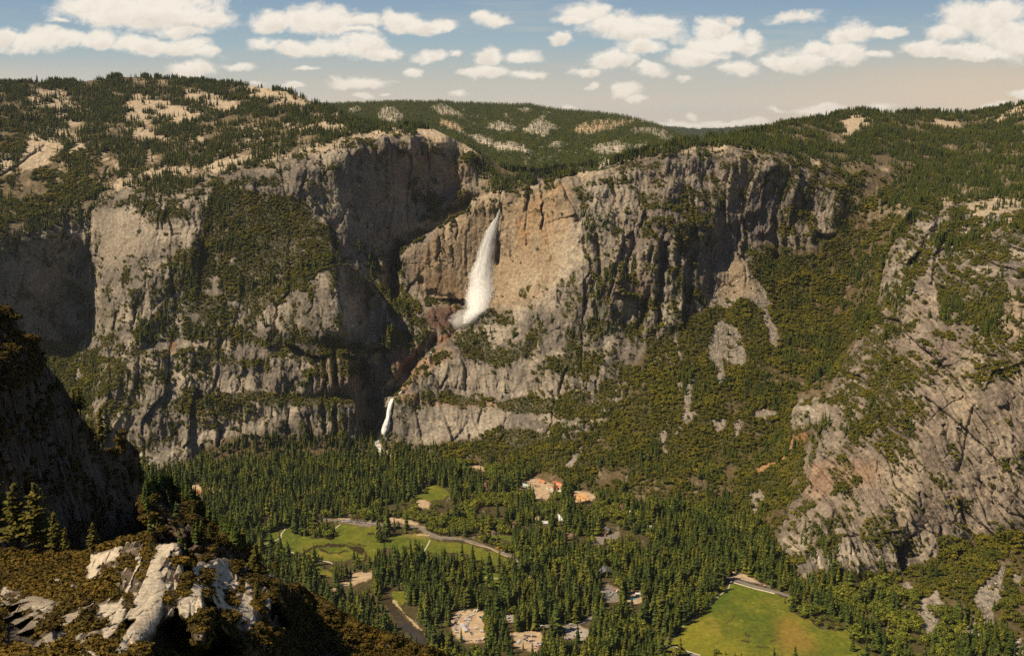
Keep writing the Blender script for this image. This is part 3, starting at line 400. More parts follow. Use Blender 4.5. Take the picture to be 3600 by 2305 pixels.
MEAD = ['u:90,690 330,650 440,615 510,600 530,700 640,720 780,740 790,770 980,775 1090,760 1130,690 1080,620 1120,560 1400,580 1740,605 1700,640 1700,800 1860,810 1870,720 2080,700 2400,690 n:1040,560 1220,590 1500,640 1560,620 1800,700 2000,790 2200,850 2100,900 1950,950 1700,900 1620,800 1560,780 1400,780 1200,800 820,820 720,800 560,740 380,700 300,800 280,1000 u:1640,1040 1500,1090 1400,1040 1100,1120 850,1060 760,1010 640,960 550,960 400,930 380,890 250,860 90,880',
 'i:0,880 140,960 140,990 20,960', 'i:1140,700 1400,740 1400,700 1280,680', 'i:1170,900 1260,940 1310,960 1300,1040 1220,1060 1160,960',
 'i:720,405 780,390 790,350 860,325 900,345 960,400 970,420 900,450 720,450', 'i:550,1085 650,1065 660,1160 620,1200 560,1140',
 'm:480,960 300,1180 90,1210 260,1400 700,1467 P:3180,2330 j:1440,1424 1330,1350 1280,1300 1270,1250 1080,1250 1000,1180 900,1140 870,1060 m:2400,480 2150,480 2040,370 1350,215 1290,230 1160,360 900,600 830,680 700,830']
mead = [G.mask(pl(sp)) if k < 99 else None for k, sp in enumerate(MEAD)]
MD = np.zeros(G.sh, bool)
for m in mead: MD |= m
STAND = G.mask(pl('i:430,850 560,830 720,850 860,890 1160,960 1160,1130 640,1060 430,1060')); MD &= (LAY > 0) & ~STAND
LOTS = ['q:250,340 540,230 640,150 760,100 830,130 900,150 1030,230 1130,210 1210,260 1190,350 1180,470 1160,560 1060,510 860,520 900,600 880,680 580,680 540,500 330,400 320,520 240,460', 'q:1360,480 1400,760 1800,760 1880,640 1840,560 1680,520',
 'o:420,170 560,145 760,180 750,300 760,430 760,580 560,600 430,560 320,420 300,300', 'o:990,210 1120,220 1130,330 1020,290', 'o:1050,470 1250,440 1480,440 1560,540 1480,620 1420,700 1130,640 1090,540', 'o:1660,400 1900,340 2040,390 2150,450 2040,560 1840,520 1700,420', 'o:1460,330 1600,350 1800,370 1920,340 1920,370 1800,400 1640,390 1470,350', 'o:1600,560 1602,561 1600,562',
 'r:230,260 520,330 540,380 430,470 340,490 200,490 90,400 230,380', 'r:380,1130 470,1170 580,1190 600,1240 540,1380 380,1370 270,1290 300,1180', 'r:700,1240 880,1230 960,1320 880,1400 680,1400', 'u:1120,505 1250,500 1750,545 1730,600 1120,545', 'i:160,590 20,560 20,575', 'i:290,940 430,950 430,1000 300,1030 150,1080 140,1060 280,1010',
 'm:1300,30 1520,60 1700,170 2030,320 1900,280 1400,160 1290,150', 'i:720,430 830,430 830,500 730,500', 'u:1100,470 1300,450 1340,400 1320,500 1250,505', 'u:1880,460 2100,500 2300,560 2200,590 1900,540', 'i:470,1090 472,1091 471,1093', 'n:860,400 960,400 1000,500 1100,520 1500,560 1500,580 1000,540',
 'i:1080,210 1200,200 1210,235 1090,240', 'i:1690,750 1720,800 1700,830', 'i:1540,550 1600,570 1590,600 1540,580', 'h:1360,310 1420,380 1400,420 1290,410', 'h:1450,345 1560,370 1550,400 1460,390', 'i:1500,900 1540,940 1530,980 1505,960', 'q:2020,40 2150,120 2140,180 2040,120']
LT = np.zeros(G.sh, bool)
for sp in LOTS: LT |= G.mask(pl(sp))
TAL = ['g:420,0 600,0 700,90 820,330 800,440 750,380 690,170 600,80 500,150 430,150 380,80', 'g:370,290 430,230 540,280 600,460 580,570 500,500 440,480 450,640 405,660 400,520 330,510', 'g:215,620 260,590 240,800 270,850 220,910 180,870', 'g:120,300 140,280 150,380 175,470 165,480', 'g:45,390 60,390 125,510 120,530', 'g:360,860 500,880 430,950 390,965',
 'g:640,800 800,820 780,870 620,870', 'g:520,880 590,870 560,960 520,1000', 'g:150,590 160,590 178,690 168,695', 'c:700,1170 650,1210 560,1330 565,1450 640,1440 700,1400 800,1440 900,1539 870,1480 800,1360 720,1270', 'e:1620,1295 1690,1180 1680,1080 1700,1080 1700,1190 1650,1290', 'e:1750,1490 1850,1370 1900,1310 1890,1380 1810,1500', 'j:600,600 640,520 610,370 690,340 715,400 655,510',
 'j:1700,1080 1830,975 1900,1100 1850,1150 1850,1300 1750,1290', 'j:2200,900 2280,840 2270,1000 2200,1150 2200,1250 2120,1340 1980,1260 2100,1150 2080,1000', 'j:1530,1060 1650,1100 1600,1180', 'j:1600,965 1640,940 1690,970 1640,1010', 'j:1920,880 2000,960 1930,950', 'g:30,960 80,950 60,1050 100,1080 50,1100', 'd:540,760 560,760 550,870 530,870', 'd:1150,690 1190,610 1260,590 1200,680', 'j:2300,1300 2405,1310 2405,1424 2350,1400', 'j:2330,880 2405,900 2380,960',
 'd:545,640 560,600 600,590 570,700 560,760']
TL = np.zeros(G.sh, bool)
for sp in TAL: TL |= G.mask(pl(sp))
OR = G.mask(pl('g:860,1070 910,960 1030,950 930,1060')) | G.mask(pl('g:640,1210 830,1100 860,1120 660,1240')) | G.mask(pl('d:1130,690 1190,610 1260,590 1200,680')) | G.mask(pl('g:590,1250 700,1190 620,1250'))
STREAM = G.dist(pl('e:470,1260 445,1300 450,1340 490,1370 520,1400 525,1420'), 14) < 11
BLD = [('tan', 'q:1420,575 1665,560 1760,700 1560,745', 9, (.62, .36, .15), (.5, .36, .22), 0, 'large tan flat roofed building right of the red shed yard', 'building'),
 ('darkred', 'q:970,400 1095,408 1085,462 1015,442', 6, (.36, .055, .03), (.4, .25, .15), 1, 'shed with the darkest red roof in the gravel yard', 'shed'), ('rust', 'q:980,298 1192,345 1175,370 978,325', 6, (.46, .13, .06), (.4, .25, .15), 1, 'longest rust roofed shed at the back of the gravel yard', 'shed'),
 ('salmon', 'q:1050,345 1178,372 1168,408 1058,378', 5, (.60, .26, .15), (.5, .35, .25), 1, 'salmon roofed shed between the rust and dark red sheds', 'shed'), ('orange', 'q:680,258 822,298 808,328 682,288', 6, (.50, .20, .09), (.55, .4, .3), 1, 'brown orange shed standing alone in the left of the gravel yard', 'shed'),
 ('cream', 'q:845,435 1000,462 965,500 838,468', 7, (.66, .58, .44), (.6, .52, .4), 0, 'long cream roofed building at the front of the gravel yard', 'building'), ('creamwing', 'q:990,462 1062,478 1015,535 962,502', 7, (.70, .62, .48), (.6, .52, .4), 0, 'short cream block at the right end of the long cream building', 'building'),
 ('green', 'q:345,352 485,382 462,418 348,388', 5, (.42, .50, .42), (.6, .6, .5), 1, 'pale green glasshouse at the left of the gravel yard', 'greenhouse'), ('white', 'q:1995,392 2088,400 2072,432 2008,420', 6, (.72, .72, .68), (.6, .6, .55), 1, 'small white roofed house in the trees behind the tan building', 'house'),
 ('tent', 'i:1712,552 1742,552 1772,592 1735,592', 9, (.85, .84, .80), (.7, .7, .66), 1, 'bright white peaked roof among trees in the village centre', 'tent'), ('grey', 'r:268,202 312,200 432,258 402,280', 8, (.09, .095, .11), (.2, .15, .1), 1, 'long dark grey roofed lodge behind the small orange cabins', 'lodge'),
 ('hip', 'r:232,898 382,828 424,922 300,938', 8, (.13, .13, .15), (.25, .2, .14), 1, 'wide slate grey roof next to a yellow green tree', 'building'), ('canopy', 'r:808,1238 892,1256 890,1282 812,1268', 4, (.85, .85, .83), (.6, .6, .6), 0, 'flat white canopy beside the swimming pool', 'canopy'),
 ('brown', 'i:1780,672 1852,684 1846,704 1786,696', 7, (.20, .12, .07), (.3, .2, .12), 1, 'brown roofed house left of the orange cabins', 'house'), ('brownb', 'i:1200,316 1226,318 1228,362 1204,352', 6, (.25, .14, .08), (.3, .2, .12), 1, 'brown roofed house at the left end of the village forest', 'house'),
 ('cabin', 'h:1372,376 1410,378 1416,404 1386,402', 6, (.50, .22, .09), (.4, .28, .18), 1, 'orange roofed cabin alone in the forest far left', 'cabin'), ('brownc', 'n:2195,348 2242,352 2248,388 2208,384', 6, (.30, .18, .12), (.4, .3, .2), 1, 'brown house beyond the bend of the curving road', 'house'),
 ('whiteshed', 'q:1100,498 1152,494 1150,534 1118,534', 6, (.80, .76, .66), (.7, .6, .5), 0, 'little white shed at the right front corner of the gravel yard', 'shed'), ('whiter', 'r:1028,203 1064,208 1062,238 1034,232', 5, (.78, .78, .76), (.6, .6, .6), 1, 'tiny white roof alone high in the forest right of the village', 'house'),
 ('store', 'u:855,462 900,462 900,480 858,480', 5, (.42, .30, .2), (.5, .4, .3), 1, 'small brown roofed hut left of the roadside parked cars', 'hut')]
for k_, (sp_, c_, w_) in enumerate([('i:1690,555 1712,558 1712,572 1692,570', (.12, .12, .14), 'small dark grey roof left of the bright white peaked roof'), ('i:1608,590 1656,594 1652,608 1610,606', (.6, .6, .58), 'pale flat roof half hidden by trees below the white peaked roof'), ('i:1398,592 1424,594 1422,612 1400,610', (.3, .2, .13), 'brown roof by itself left of the pale flat roof'),
 ('i:2150,470 2182,474 2180,490 2152,486', (.30, .13, .07), 'rusty roof in the trees right of the tan flat roofed building'), ('i:2222,512 2244,514 2242,536 2224,532', (.6, .5, .38), 'cream roof right of the rusty roof'), ('i:2196,915 2230,918 2228,940 2198,936', (.34, .15, .08), 'rusty roof above the wooded lot with white cars'),
 ('i:1846,1030 1870,1032 1868,1050 1848,1048', (.42, .2, .1), 'small orange roof deep in the conifers right of the curving road'), ('i:2350,1238 2378,1240 2376,1268 2352,1264', (.36, .16, .09), 'small red brown roof in conifers left of the large meadow'), ('i:1255,660 1285,662 1283,680 1258,678', (.16, .11, .08), 'dark brown roof behind the trees above the curving road'), ('i:2368,622 2390,624 2388,640 2370,638', (.62, .62, .62), 'small white roof at the upper right of the village')]):
    BLD.append(('x%d' % k_, sp_, 6, c_, (.35, .27, .2), 1, w_, 'house'))
for k_ in range(5):
    ox_, oy_ = 24 * k_, 13 * k_
    BLD.append(('cab', f'r:{226+ox_},{276+oy_} {256+ox_},{280+oy_} {262+ox_},{298+oy_} {230+ox_},{294+oy_}', 5, (.50, .23, .11), (.35, .22, .14), 1, ['leftmost', 'second from left', 'middle', 'second from right', 'rightmost'][k_] + ' of the five small orange roofed cabins in a row', 'cabin'))
CLR = np.zeros(G.sh, bool)
for b_ in BLD:
    p_ = pl(b_[1]); c_ = p_.mean(0); q_ = c_ + (p_ - c_) * 1.15; CLR |= G.mask(q_, False); CLR |= G.mask(q_ + [0, 9], False)
ROADS = ['u:860,480 1110,510 1400,530 1740,575 n:560,385 860,410 1000,470 1250,560 1540,585 1700,630 1850,680 2000,740 2150,800 2270,880 2310,950', 'm:1100,110 1290,160 1480,215 1700,285 2050,375 2300,450', 'm:80,1210 160,1270 300,1315 500,1385 760,1470 1000,1560', 'o:1460,345 1600,365 1800,380 1920,350 2040,310 2180,240', 'n:1050,590 960,745 820,805', 'u:100,860 330,770 360,700 430,610']
for sp in ROADS: CLR |= G.dist(pl(sp), 9, False) < 7
for m in (MD, LT, CLR, STREAM): VB[m] = 0; VC[m] = 0
TLF = ss(.35, .7, blur(TL.astype(np.float32), 2) + 1.1 * fbm(XW / 16, YW / 30, ZW / 30, 4, .65, 207)); VB *= 1 - .9 * TLF; VC *= 1 - .93 * TLF
VB[OR] *= .35; VC[OR] *= .2
# rivers
RIV = G.mask(pl('i:470,1090 540,1120 600,1220 700,1340 780,1370 815,1440 820,1539 760,1539 700,1400 600,1330 520,1200')) ; VB[RIV] = 0; VC[RIV] = 0
# bare granite of the uplands
UB_SP = ['a:190,250 240,235 420,250 520,300 600,360 690,400 600,410 450,380 280,350 130,320 170,300', 'a:330,405 480,430 620,490 560,500 420,460', 'a:200,520 300,490 420,500 520,550 600,620 560,680 450,640 300,640 200,700 110,720 200,600', 'a:0,670 60,680 110,740 100,800 0,830', 'a:200,620 400,660 340,740 200,800 120,760',
 'a:760,385 900,400 1100,440 1000,462 850,432', 'a:970,250 1100,290 1250,350 1420,425 1380,440 1150,442 1000,400 860,330', 'a:1280,220 1400,230 1600,300 1750,362 1700,380 1520,367 1380,330 1290,280', 'a:1680,240 1750,200 1900,230 2100,300 2220,362 2150,372 2000,312 1850,292', 'a:1110,232 1180,240 1170,262', 'a:540,205 600,205 590,225',
 'a:840,530 1050,510 1250,592 1180,612 1000,582', 'a:1270,542 1350,530 1500,592 1400,612 1300,572', 'a:1600,525 1750,500 1900,530 1850,557 1650,552', 'a:1900,482 2100,455 2400,460 2400,502 2200,512', 'a:1000,825 1150,780 1400,780 1380,822 1100,842', 'a:1400,772 1700,700 2000,680 2400,635 2400,662 1800,732 1500,802', 'a:700,935 850,870 1050,840 1080,872 900,922', 'a:920,672 1100,700 1140,722 950,702',
 'b:220,605 350,530 520,512 700,510 860,512 1000,572 1150,652 1200,702 1100,690 900,602 700,545 500,562', 'b:1120,1020 1200,960 1300,950 1380,935 1340,980 1330,1022 1200,1032', 'b:1780,832 1900,810 2100,780 2110,802 1900,852', 'b:1430,962 1600,890 1700,860 1650,882 1500,952', 'b:40,455 150,450 260,500 200,522 60,520', 'b:50,385 300,395 460,440 400,452 150,405', 'b:0,590 200,585 350,530 300,600 0,640', 'b:1530,850 1640,842 1650,862 1540,865',
 'a:640,640 700,690 860,765 840,772 700,712', 'a:560,755 650,770 640,790', 'a:1530,672 1750,600 1960,560 1900,600 1700,640', 'a:0,345 60,345 120,352 60,360',
 'c:1290,372 1400,318 1500,372 1440,442 1340,472 1300,422', 'c:1830,352 1900,370 1990,400 2030,452 1950,432 1830,402', 'c:2120,412 2250,350 2396,290 2396,352 2280,392 2150,432', 'c:880,442 1030,415 900,462', 'c:300,545 600,520 640,562 400,562', 'c:860,565 930,570 940,587 860,582', 'c:980,600 1180,642 1150,662 1000,642', 'c:1430,640 1600,660 1600,682 1450,662', 'c:620,470 860,440 700,475',
 'c:1850,860 1940,830 1990,860 1900,900', 'c:2040,880 2300,850 2396,880 2396,940 2250,930 2100,960', 'c:2280,960 2340,960 2340,1000 2290,1000']
UB = np.zeros(G.sh, bool)
for sp in UB_SP: UB |= G.mask(pl(sp))
UBf = ss(.30, .68, 1.1 * blur(UB.astype(np.float32), 5) + 1.0 * fbm(XW / 15, YW / 55, ZW / 12, 4, .75, 111) + .4 * fbm(XW / 200, YW / 250, ZW / 120, 3, .6, 112))
VC = VC * (1 - .70 * UBf); VB = VB * (1 - .78 * UBf)

# normal-up and world noise for clustering
def normals(X, Y, Z):
    ax = np.gradient(X, axis=1), np.gradient(Y, axis=1), np.gradient(Z, axis=1); ay = np.gradient(X, axis=0), np.gradient(Y, axis=0), np.gradient(Z, axis=0)
    cx = ax[1] * ay[2] - ax[2] * ay[1]; cy = ax[2] * ay[0] - ax[0] * ay[2]; cz = ax[0] * ay[1] - ax[1] * ay[0]
    A = np.sqrt(cx * cx + cy * cy + cz * cz) + 1e-9
    return cx / A, cy / A, cz / A, A
NX, NY, NZ, AR = normals(XW, YW, ZW); NU = np.abs(NZ)
NUl = NU - blur(NU, int(30 / VERT))
def phi(x): return 1 / (1 + np.exp(-1.702 * x))
nz1 = fbm(XW / 55, YW / 55, ZW / 55, 4, .7, 101); nz1 = phi((nz1 - nz1.mean()) / nz1.std() * .9 + NUl * 3.0 * CLIFF)
nz2 = fbm(XW / 80, YW / 80, ZW / 80, 4, .6, 131); nz2 = phi((nz2 - nz2.mean()) / nz2.std())
CB = ss(1 - VB - .10, 1 - VB + .10, nz1) * (VB > .004); CCn = ss(1 - VC - .22, 1 - VC + .22, nz2) * (VC > .004)

# ---------- ground colour (rock, soil, grass, stains, and shade tinted into some walls) ----------
def lerp(a, b, t): return a + (b - a) * t[..., None]
rgb = np.zeros(G.sh + (3,), np.float32)
n_a = fbm(XW / 90, YW / 90, ZW / 90, 4, .6, 201); n_b = fbm(XW / 14, YW / 14, ZW / 14, 3, .6, 202)
stk = fbm(xr / 9 + .5 * n_b, YW / 30, ZW / 190, 4, .6, 203); stk2 = fbm(xr / 30, YW / 60, ZW / 420, 3, .6, 204)
rock = lerp(lerp(np.zeros(G.sh + (3,), np.float32) + np.float32([.175, .158, .142]), np.float32([.40, .36, .305]), ss(-.25, .4, n_a)), np.float32([.115, .108, .103]), ss(.12, .6, stk) * .7)
stR = fbm(xq / 16, YW / 60, ZW / 150, 4, .65, 209)
rock = np.where((LAY == 4)[..., None], lerp(lerp(rock, np.float32([.50, .45, .37]), ss(.12, .42, stR)), np.float32([.12, .105, .095]), ss(.12, .45, -stR) * .8), rock)
rock = lerp(rock, np.float32([.44, .40, .34]), ss(.18, .5, -stk) * .5)
rock = lerp(rock, np.float32([.27, .15, .07]), ss(.3, .7, stk2 * .7 + n_a * .5) * .3)
rgb[:] = rock
def tint(sp, col, amt, soft=6, nz=None):
    global rgb
    m = blur(G.mask(pl(sp)).astype(np.float32), int(soft * 3 / VERT)) * amt
    if nz is not None: m = m * nz
    rgb = lerp(rgb, np.float32(col), m)
st01 = ss(-.35, .45, stk2 + .35 * stk)
tint('P:1412,900 1500,800 1700,690 1790,700 1900,660 2010,640 2000,900 1900,1060 1700,1090 1500,1060', [.40, .305, .205], .75, 8)
tint('b:1450,960 1700,860 1820,900 1800,1200 1700,1500 1560,1539 1400,1500', [.45, .25, .11], .5, 6, ss(-.1, .6, stk2 + .35 * stk))
tint('b:1700,1000 1800,1000 1790,1150 1700,1200', [.50, .24, .08], .5, 4, ss(-.1, .5, stk2 + .35 * stk)); tint('b:1420,960 1480,960 1500,1300 1440,1300', [.46, .24, .10], .45, 4, ss(-.1, .5, stk2 + .35 * stk))
tint('b:640,1330 880,1260 900,1400 700,1539 640,1500', [.42, .29, .17], .5, 5)
tint('b:1690,1300 1900,1250 2000,1400 1700,1539', [.50, .44, .35], .75, 8)
tint('e:1340,200 1650,60 1600,200 1450,260', [.50, .44, .35], .6, 8); tint('b:2000,1050 2200,1000 2300,1200 2100,1539 1950,1400', [.34, .30, .25], .5, 8)
tint('w:780,760 900,800 1060,1000 1060,1080 900,1090 600,980 560,880', [.17, .105, .06], .6, 6)
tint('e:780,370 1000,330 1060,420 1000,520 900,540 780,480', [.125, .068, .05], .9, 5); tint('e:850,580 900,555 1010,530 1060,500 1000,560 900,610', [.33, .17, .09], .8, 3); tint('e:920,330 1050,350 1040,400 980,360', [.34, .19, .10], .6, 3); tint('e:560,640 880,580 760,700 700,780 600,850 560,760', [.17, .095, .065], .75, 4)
tint('e:700,780 900,640 1000,700 950,730 860,780 700,850 650,960 580,960', [.40, .24, .13], .7, 5); tint('e:0,620 560,620 560,900 0,950', [.20, .13, .095], .6, 8); tint('e:500,760 300,760 300,1250 500,1250', [.12, .09, .075], .7, 5)  # last tint darkens the alcove
tint('e:640,960 1300,1030 1300,1070 600,1020', [.42, .22, .09], .45, 3); tint('e:900,720 1300,800 1300,960 950,960 900,850', [.42, .37, .31], .5, 6); tint('e:940,1060 1300,1070 1400,1150 1150,1300 940,1300', [.38, .34, .29], .5, 6)
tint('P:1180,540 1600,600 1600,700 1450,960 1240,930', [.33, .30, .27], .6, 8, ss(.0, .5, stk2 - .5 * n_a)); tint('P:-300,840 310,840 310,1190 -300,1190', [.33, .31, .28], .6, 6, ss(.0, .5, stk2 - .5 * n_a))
tint('P:1180,540 1600,600 1600,700 1450,960 1240,930', [.15, .155, .165], .5, 8); tint('b:480,650 840,680 840,850 520,900', [.28, .20, .13], .4, 8, st01); tint('b:950,690 1110,700 1060,950 980,950', [.33, .23, .16], .6, 6); tint('e:1970,100 2400,0 2400,300 2000,300', [.22, .15, .12], .4, 10)  # first tint: the wall's blue-grey shade painted into the rock colour
tint('a:640,1090 960,1080 1150,1240 1270,1300 1000,1400 800,1500 640,1400', [.40, .35, .29], .6, 8); tint('P:-300,840 310,840 310,1190 -300,1190', [.16, .165, .175], .5, 6)  # second tint: blue-grey shade painted onto the left wall
tint('c:0,600 900,600 1500,900 900,1200 400,1100 0,1300', [.19, .155, .14], .5, 20); tint('c:700,830 1000,830 700,1180 500,1380 420,1300 650,1000', [.14, .13, .14], .6, 8)  # second tint: shade of the right-facing recess walls put into the colour
tint('P:3080,1000 4000,1000 4000,1860 2716,1880 2850,1600', [.25, .20, .165], .55, 20); tint('j:1460,260 1560,90 1720,60 1740,380 1640,450 1720,740 1850,780 1600,560', [.42, .36, .28], .6, 6); tint('g:1930,600 2130,300 2160,420 2080,760 2000,1000 1960,900 1880,680', [.42, .36, .28], .55, 6); tint('j:1850,0 2405,0 2405,600 2000,660 1900,400', [.29, .25, .215], .5, 10); tint('j:1000,160 1460,160 1460,300 1200,330 980,420', [.33, .17, .08], .4, 8); tint('g:2280,60 2400,60 2400,400 2260,280', [.42, .33, .24], .6, 6)
# uplands
ub = UBf
rgb = lerp(rgb, np.float32([.125, .098, .052]), (1 - CLIFF) * .85)
pal = lerp(np.zeros(G.sh + (3,), np.float32) + np.float32([.45, .38, .29]), np.float32([.36, .28, .20]), ss(.0, .5, n_b) * .8)
rgb = lerp(rgb, pal, ub * .95)
upn = ss(.15, .55, n_a) * upl * .55; rgb = lerp(rgb, np.float32([.44, .35, .25]), upn.astype(np.float32))
gr = low.astype(np.float32); rgb = lerp(rgb, np.float32([.085, .062, .03]), gr * .7)
rgb = lerp(rgb, np.float32([.06, .062, .02]), np.clip(blur(CB, 1), 0, 1) * .8 * (1 - ub))
rgb = lerp(rgb, np.float32([.065, .055, .022]) , (FLAT * .8).astype(np.float32))
tl = TLF; rgb = lerp(rgb, lerp(np.zeros(G.sh + (3,), np.float32) + np.float32([.27, .245, .215]), np.float32([.11, .10, .09]), ss(-.1, .3, n_b)), tl)
tint('c:700,1170 650,1210 560,1330 565,1450 640,1440 800,1440 720,1270', [.30, .23, .155], .7, 3)
rgb = lerp(rgb, np.float32([.30, .17, .09]), blur(OR.astype(np.float32), 1) * .9)
rgb = lerp(rgb, np.float32([.40, .30, .20]), blur((LT & FLAT).astype(np.float32), 1))
rgb = lerp(rgb, np.float32([.62, .60, .56]), STREAM.astype(np.float32) * ss(-.4, .1, n_b))
rgb *= (1 + .22 * n_b)[..., None]; rgb *= np.where(c5 & (LAY == 4), .80, np.where(c5, .82, 1.0))[..., None] * np.float32([1.05, 1.0, .92])
# white dry-season streaks of the little side streams
for sp in ['d:1660,480 1650,520 1570,640', 'e:1740,1000 1690,1100', 'g:145,280 160,420']: pass
rgb = np.clip(rgb, .01, .8)
# far hills colour + cover
hn = fbm(HX / 60, HY / 60, HZ / 60, 4, .6, 301); hb = blur(FBARE, 0)
FVC = .92 - .72 * FBARE; 
hrgb = np.zeros(FH.sh + (3,), np.float32) + np.float32([.07, .075, .035]); hrgb = lerp(hrgb, np.float32([.50, .43, .34]), hb * np.clip(.9 - .5 * ss(0, .5, hn), 0, 1))
for sp in BARE_SP[3:4] + BARE_SP[7:8]: hrgb = lerp(hrgb, np.float32([.52, .36, .20]), FH.mask(pl(sp)) * .75)
# foreground colour + brush
fn1 = fbm(FX / 6, FY / 6, FZ / 6, 4, .6, 401); fn2 = fbm(FX / 1.2, FY / 1.2, FZ / 1.2, 3, .6, 402); fst = fbm(FX / 3, FY / 8, FZ / 30, 4, .6, 403)
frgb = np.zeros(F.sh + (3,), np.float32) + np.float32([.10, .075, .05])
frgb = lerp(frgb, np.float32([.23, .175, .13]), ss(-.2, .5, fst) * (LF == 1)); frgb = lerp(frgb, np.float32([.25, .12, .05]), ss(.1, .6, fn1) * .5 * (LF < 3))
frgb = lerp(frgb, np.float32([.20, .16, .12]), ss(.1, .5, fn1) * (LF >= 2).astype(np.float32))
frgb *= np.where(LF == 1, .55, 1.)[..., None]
PC = lerp(np.zeros(F.sh + (3,), np.float32) + np.float32([.50, .425, .315]), np.float32([.27, .19, .12]), ss(.15, .55, fn1 + .4 * fn2) * .8)
frgb = lerp(frgb, PC, PALE * (LF == 3)); frgb = lerp(frgb, np.float32([.05, .045, .04]), GAP * (1 - PALE) * .8 * (LF == 3))  # shade of the chasm and gaps also darkened into the colour
frgb *= (1 + .25 * fn2)[..., None]; frgb = np.clip(frgb, .01, .8)
FVB = np.zeros(F.sh, np.float32)
FVB[LF == 3] = .74; FVB[LF == 2] = .38; FVB[LF == 1] = .10
for sp, v in [('d:0,590 100,580 220,600 280,680 300,760 240,880 0,960', .9), ('P:0,1090 60,1130 150,1240 0,1190', .5), ('d:120,690 200,700 180,760 100,760', .1), ('h:600,1180 720,1160 740,1300 700,1440', .2), ('P:1000,2070 1700,2350 1700,2600 950,2600 980,2250', .93), ('h:1340,900 1650,870 1500,920', .1),
              ('h:0,830 300,850 600,1000 700,1100 300,1150 0,1060', .93), ('h:1500,1100 1700,1000 1680,1080 1560,1140', .3), ('h:560,900 640,860 760,880 1000,930 1080,1010 900,1040 760,1100 600,1080', .8), ('h:790,870 1000,950 1000,1030 820,1060', .5), ('h:1640,1100 1900,1100 1860,1300 1650,1240', .35), ('i:130,1420 200,1539 100,1539', .2)]:
    m = F.mask(pl(sp)) & (LF > 0); FVB[m] = v
BK = '''A:440,125,60,52 385,122,27,40 345,150,30,35 625,235,78,66 715,330,38,72 670,322,33,70 615,342,48,42 368,385,44,60 450,397,44,46 325,395,25,36 440,457,45,32 722,152,38,50 452,217,40,32 545,137,30,20 880,252,40,24 915,272,34,22 975,257,30,18 1015,325,18,14 1040,385,44,30 1080,400,40,24 1010,410,34,22 1130,465,40,22 1072,560,18,18 952,690,28,20 962,712,32,16 885,745,30,24 940,768,20,28 290,275,46,18 180,320,24,40 E:480,290,40,52 555,320,52,74 345,445,60,36 445,425,40,42 262,467,40,22 202,560,20,18 325,545,14,18 465,562,30,36 290,750,14,30 655,752,10,20 872,625,14,16 965,822,14,22 758,440,12,10 150,326,18,15 110,250,50,18 60,262,40,20 370,650,26,22 345,690,20,30 B:385,377,48,30 490,407,34,32 445,535,18,20 112,492,18,26 332,553,42,26 240,555,45,24 35,455,48,60 552,435,22,26 635,585,32,20 540,555,14,18 130,402,20,14 610,730,22,30 120,560,16,40 270,640,14,40 D:300,620,40,24 390,530,24,30 220,670,34,40 280,740,40,36 530,560,20,16 440,500,16,20 730,770,40,20 640,850,30,22'''
ZM.update(dict(A=(250, 1850, .518), B=(0, 1850, .518), D=(420, 1500, .5238), E=(700, 1850, .518)))
cur = 'A'
for tok in BK.split():
    if ':' in tok: cur, tok = tok.split(':')
    x, y, w, hh = [float(v) for v in tok.split(',')]; ox, oy, s_ = ZM[cur]; px, py = ox + x * s_, oy + y * s_; w *= s_; hh *= s_
    FVB *= 1 - (((F.X - px) / (w * .8 + 4)) ** 2 + ((F.Y - py - hh * .45) / (hh * .85 + 7)) ** 2 < 1)
FVB *= (1 - np.clip(3 * blur(PALE, 2), 0, 1)) * (1 - .85 * GAP)
fNX, fNY, fNZ, fAR = normals(FX, FY, FZ)
fq = fbm(FX / 6, FY / 6, FZ / 6, 5, .75, 411); fq = phi((fq - fq.mean()) / fq.std())
FCB = ss(1 - FVB - .1, 1 - FVB + .1, fq) * (FVB > .01)
# ---------- materials ----------
def newmat(name):
    m = bpy.data.materials.new(name); m.use_nodes = True; nt = m.node_tree; return m, nt, nt.nodes['Principled BSDF'], nt.nodes, nt.links
def mat_ground(name, nscale, bump, bdist, amt=.45, rough=.93):
    m, nt, b, N, L = newmat(name)
    at = N.new('ShaderNodeAttribute'); at.attribute_name = 'Col'
    tc = N.new('ShaderNodeTexCoord'); n = N.new('ShaderNodeTexNoise'); n.inputs['Scale'].default_value = nscale; n.inputs['Detail'].default_value = 8; n.inputs['Roughness'].default_value = .65
    L.new(tc.outputs['Object'], n.inputs['Vector'])
    mr = N.new('ShaderNodeMapRange'); mr.inputs['From Min'].default_value = .3; mr.inputs['From Max'].default_value = .7; mr.inputs['To Min'].default_value = 1 - amt; mr.inputs['To Max'].default_value = 1 + amt
    L.new(n.outputs['Fac'], mr.inputs['Value'])
    mx = N.new('ShaderNodeVectorMath'); mx.operation = 'SCALE'; L.new(at.outputs['Color'], mx.inputs[0]); L.new(mr.outputs['Result'], mx.inputs['Scale']); L.new(mx.outputs[0], b.inputs['Base Color'])
    b.inputs['Roughness'].default_value = rough; b.inputs['Specular IOR Level'].default_value = .15
    bp = N.new('ShaderNodeBump'); bp.inputs['Strength'].default_value = bump; bp.inputs['Distance'].default_value = bdist; L.new(n.outputs['Fac'], bp.inputs['Height']); L.new(bp.outputs['Normal'], b.inputs['Normal'])
    return m
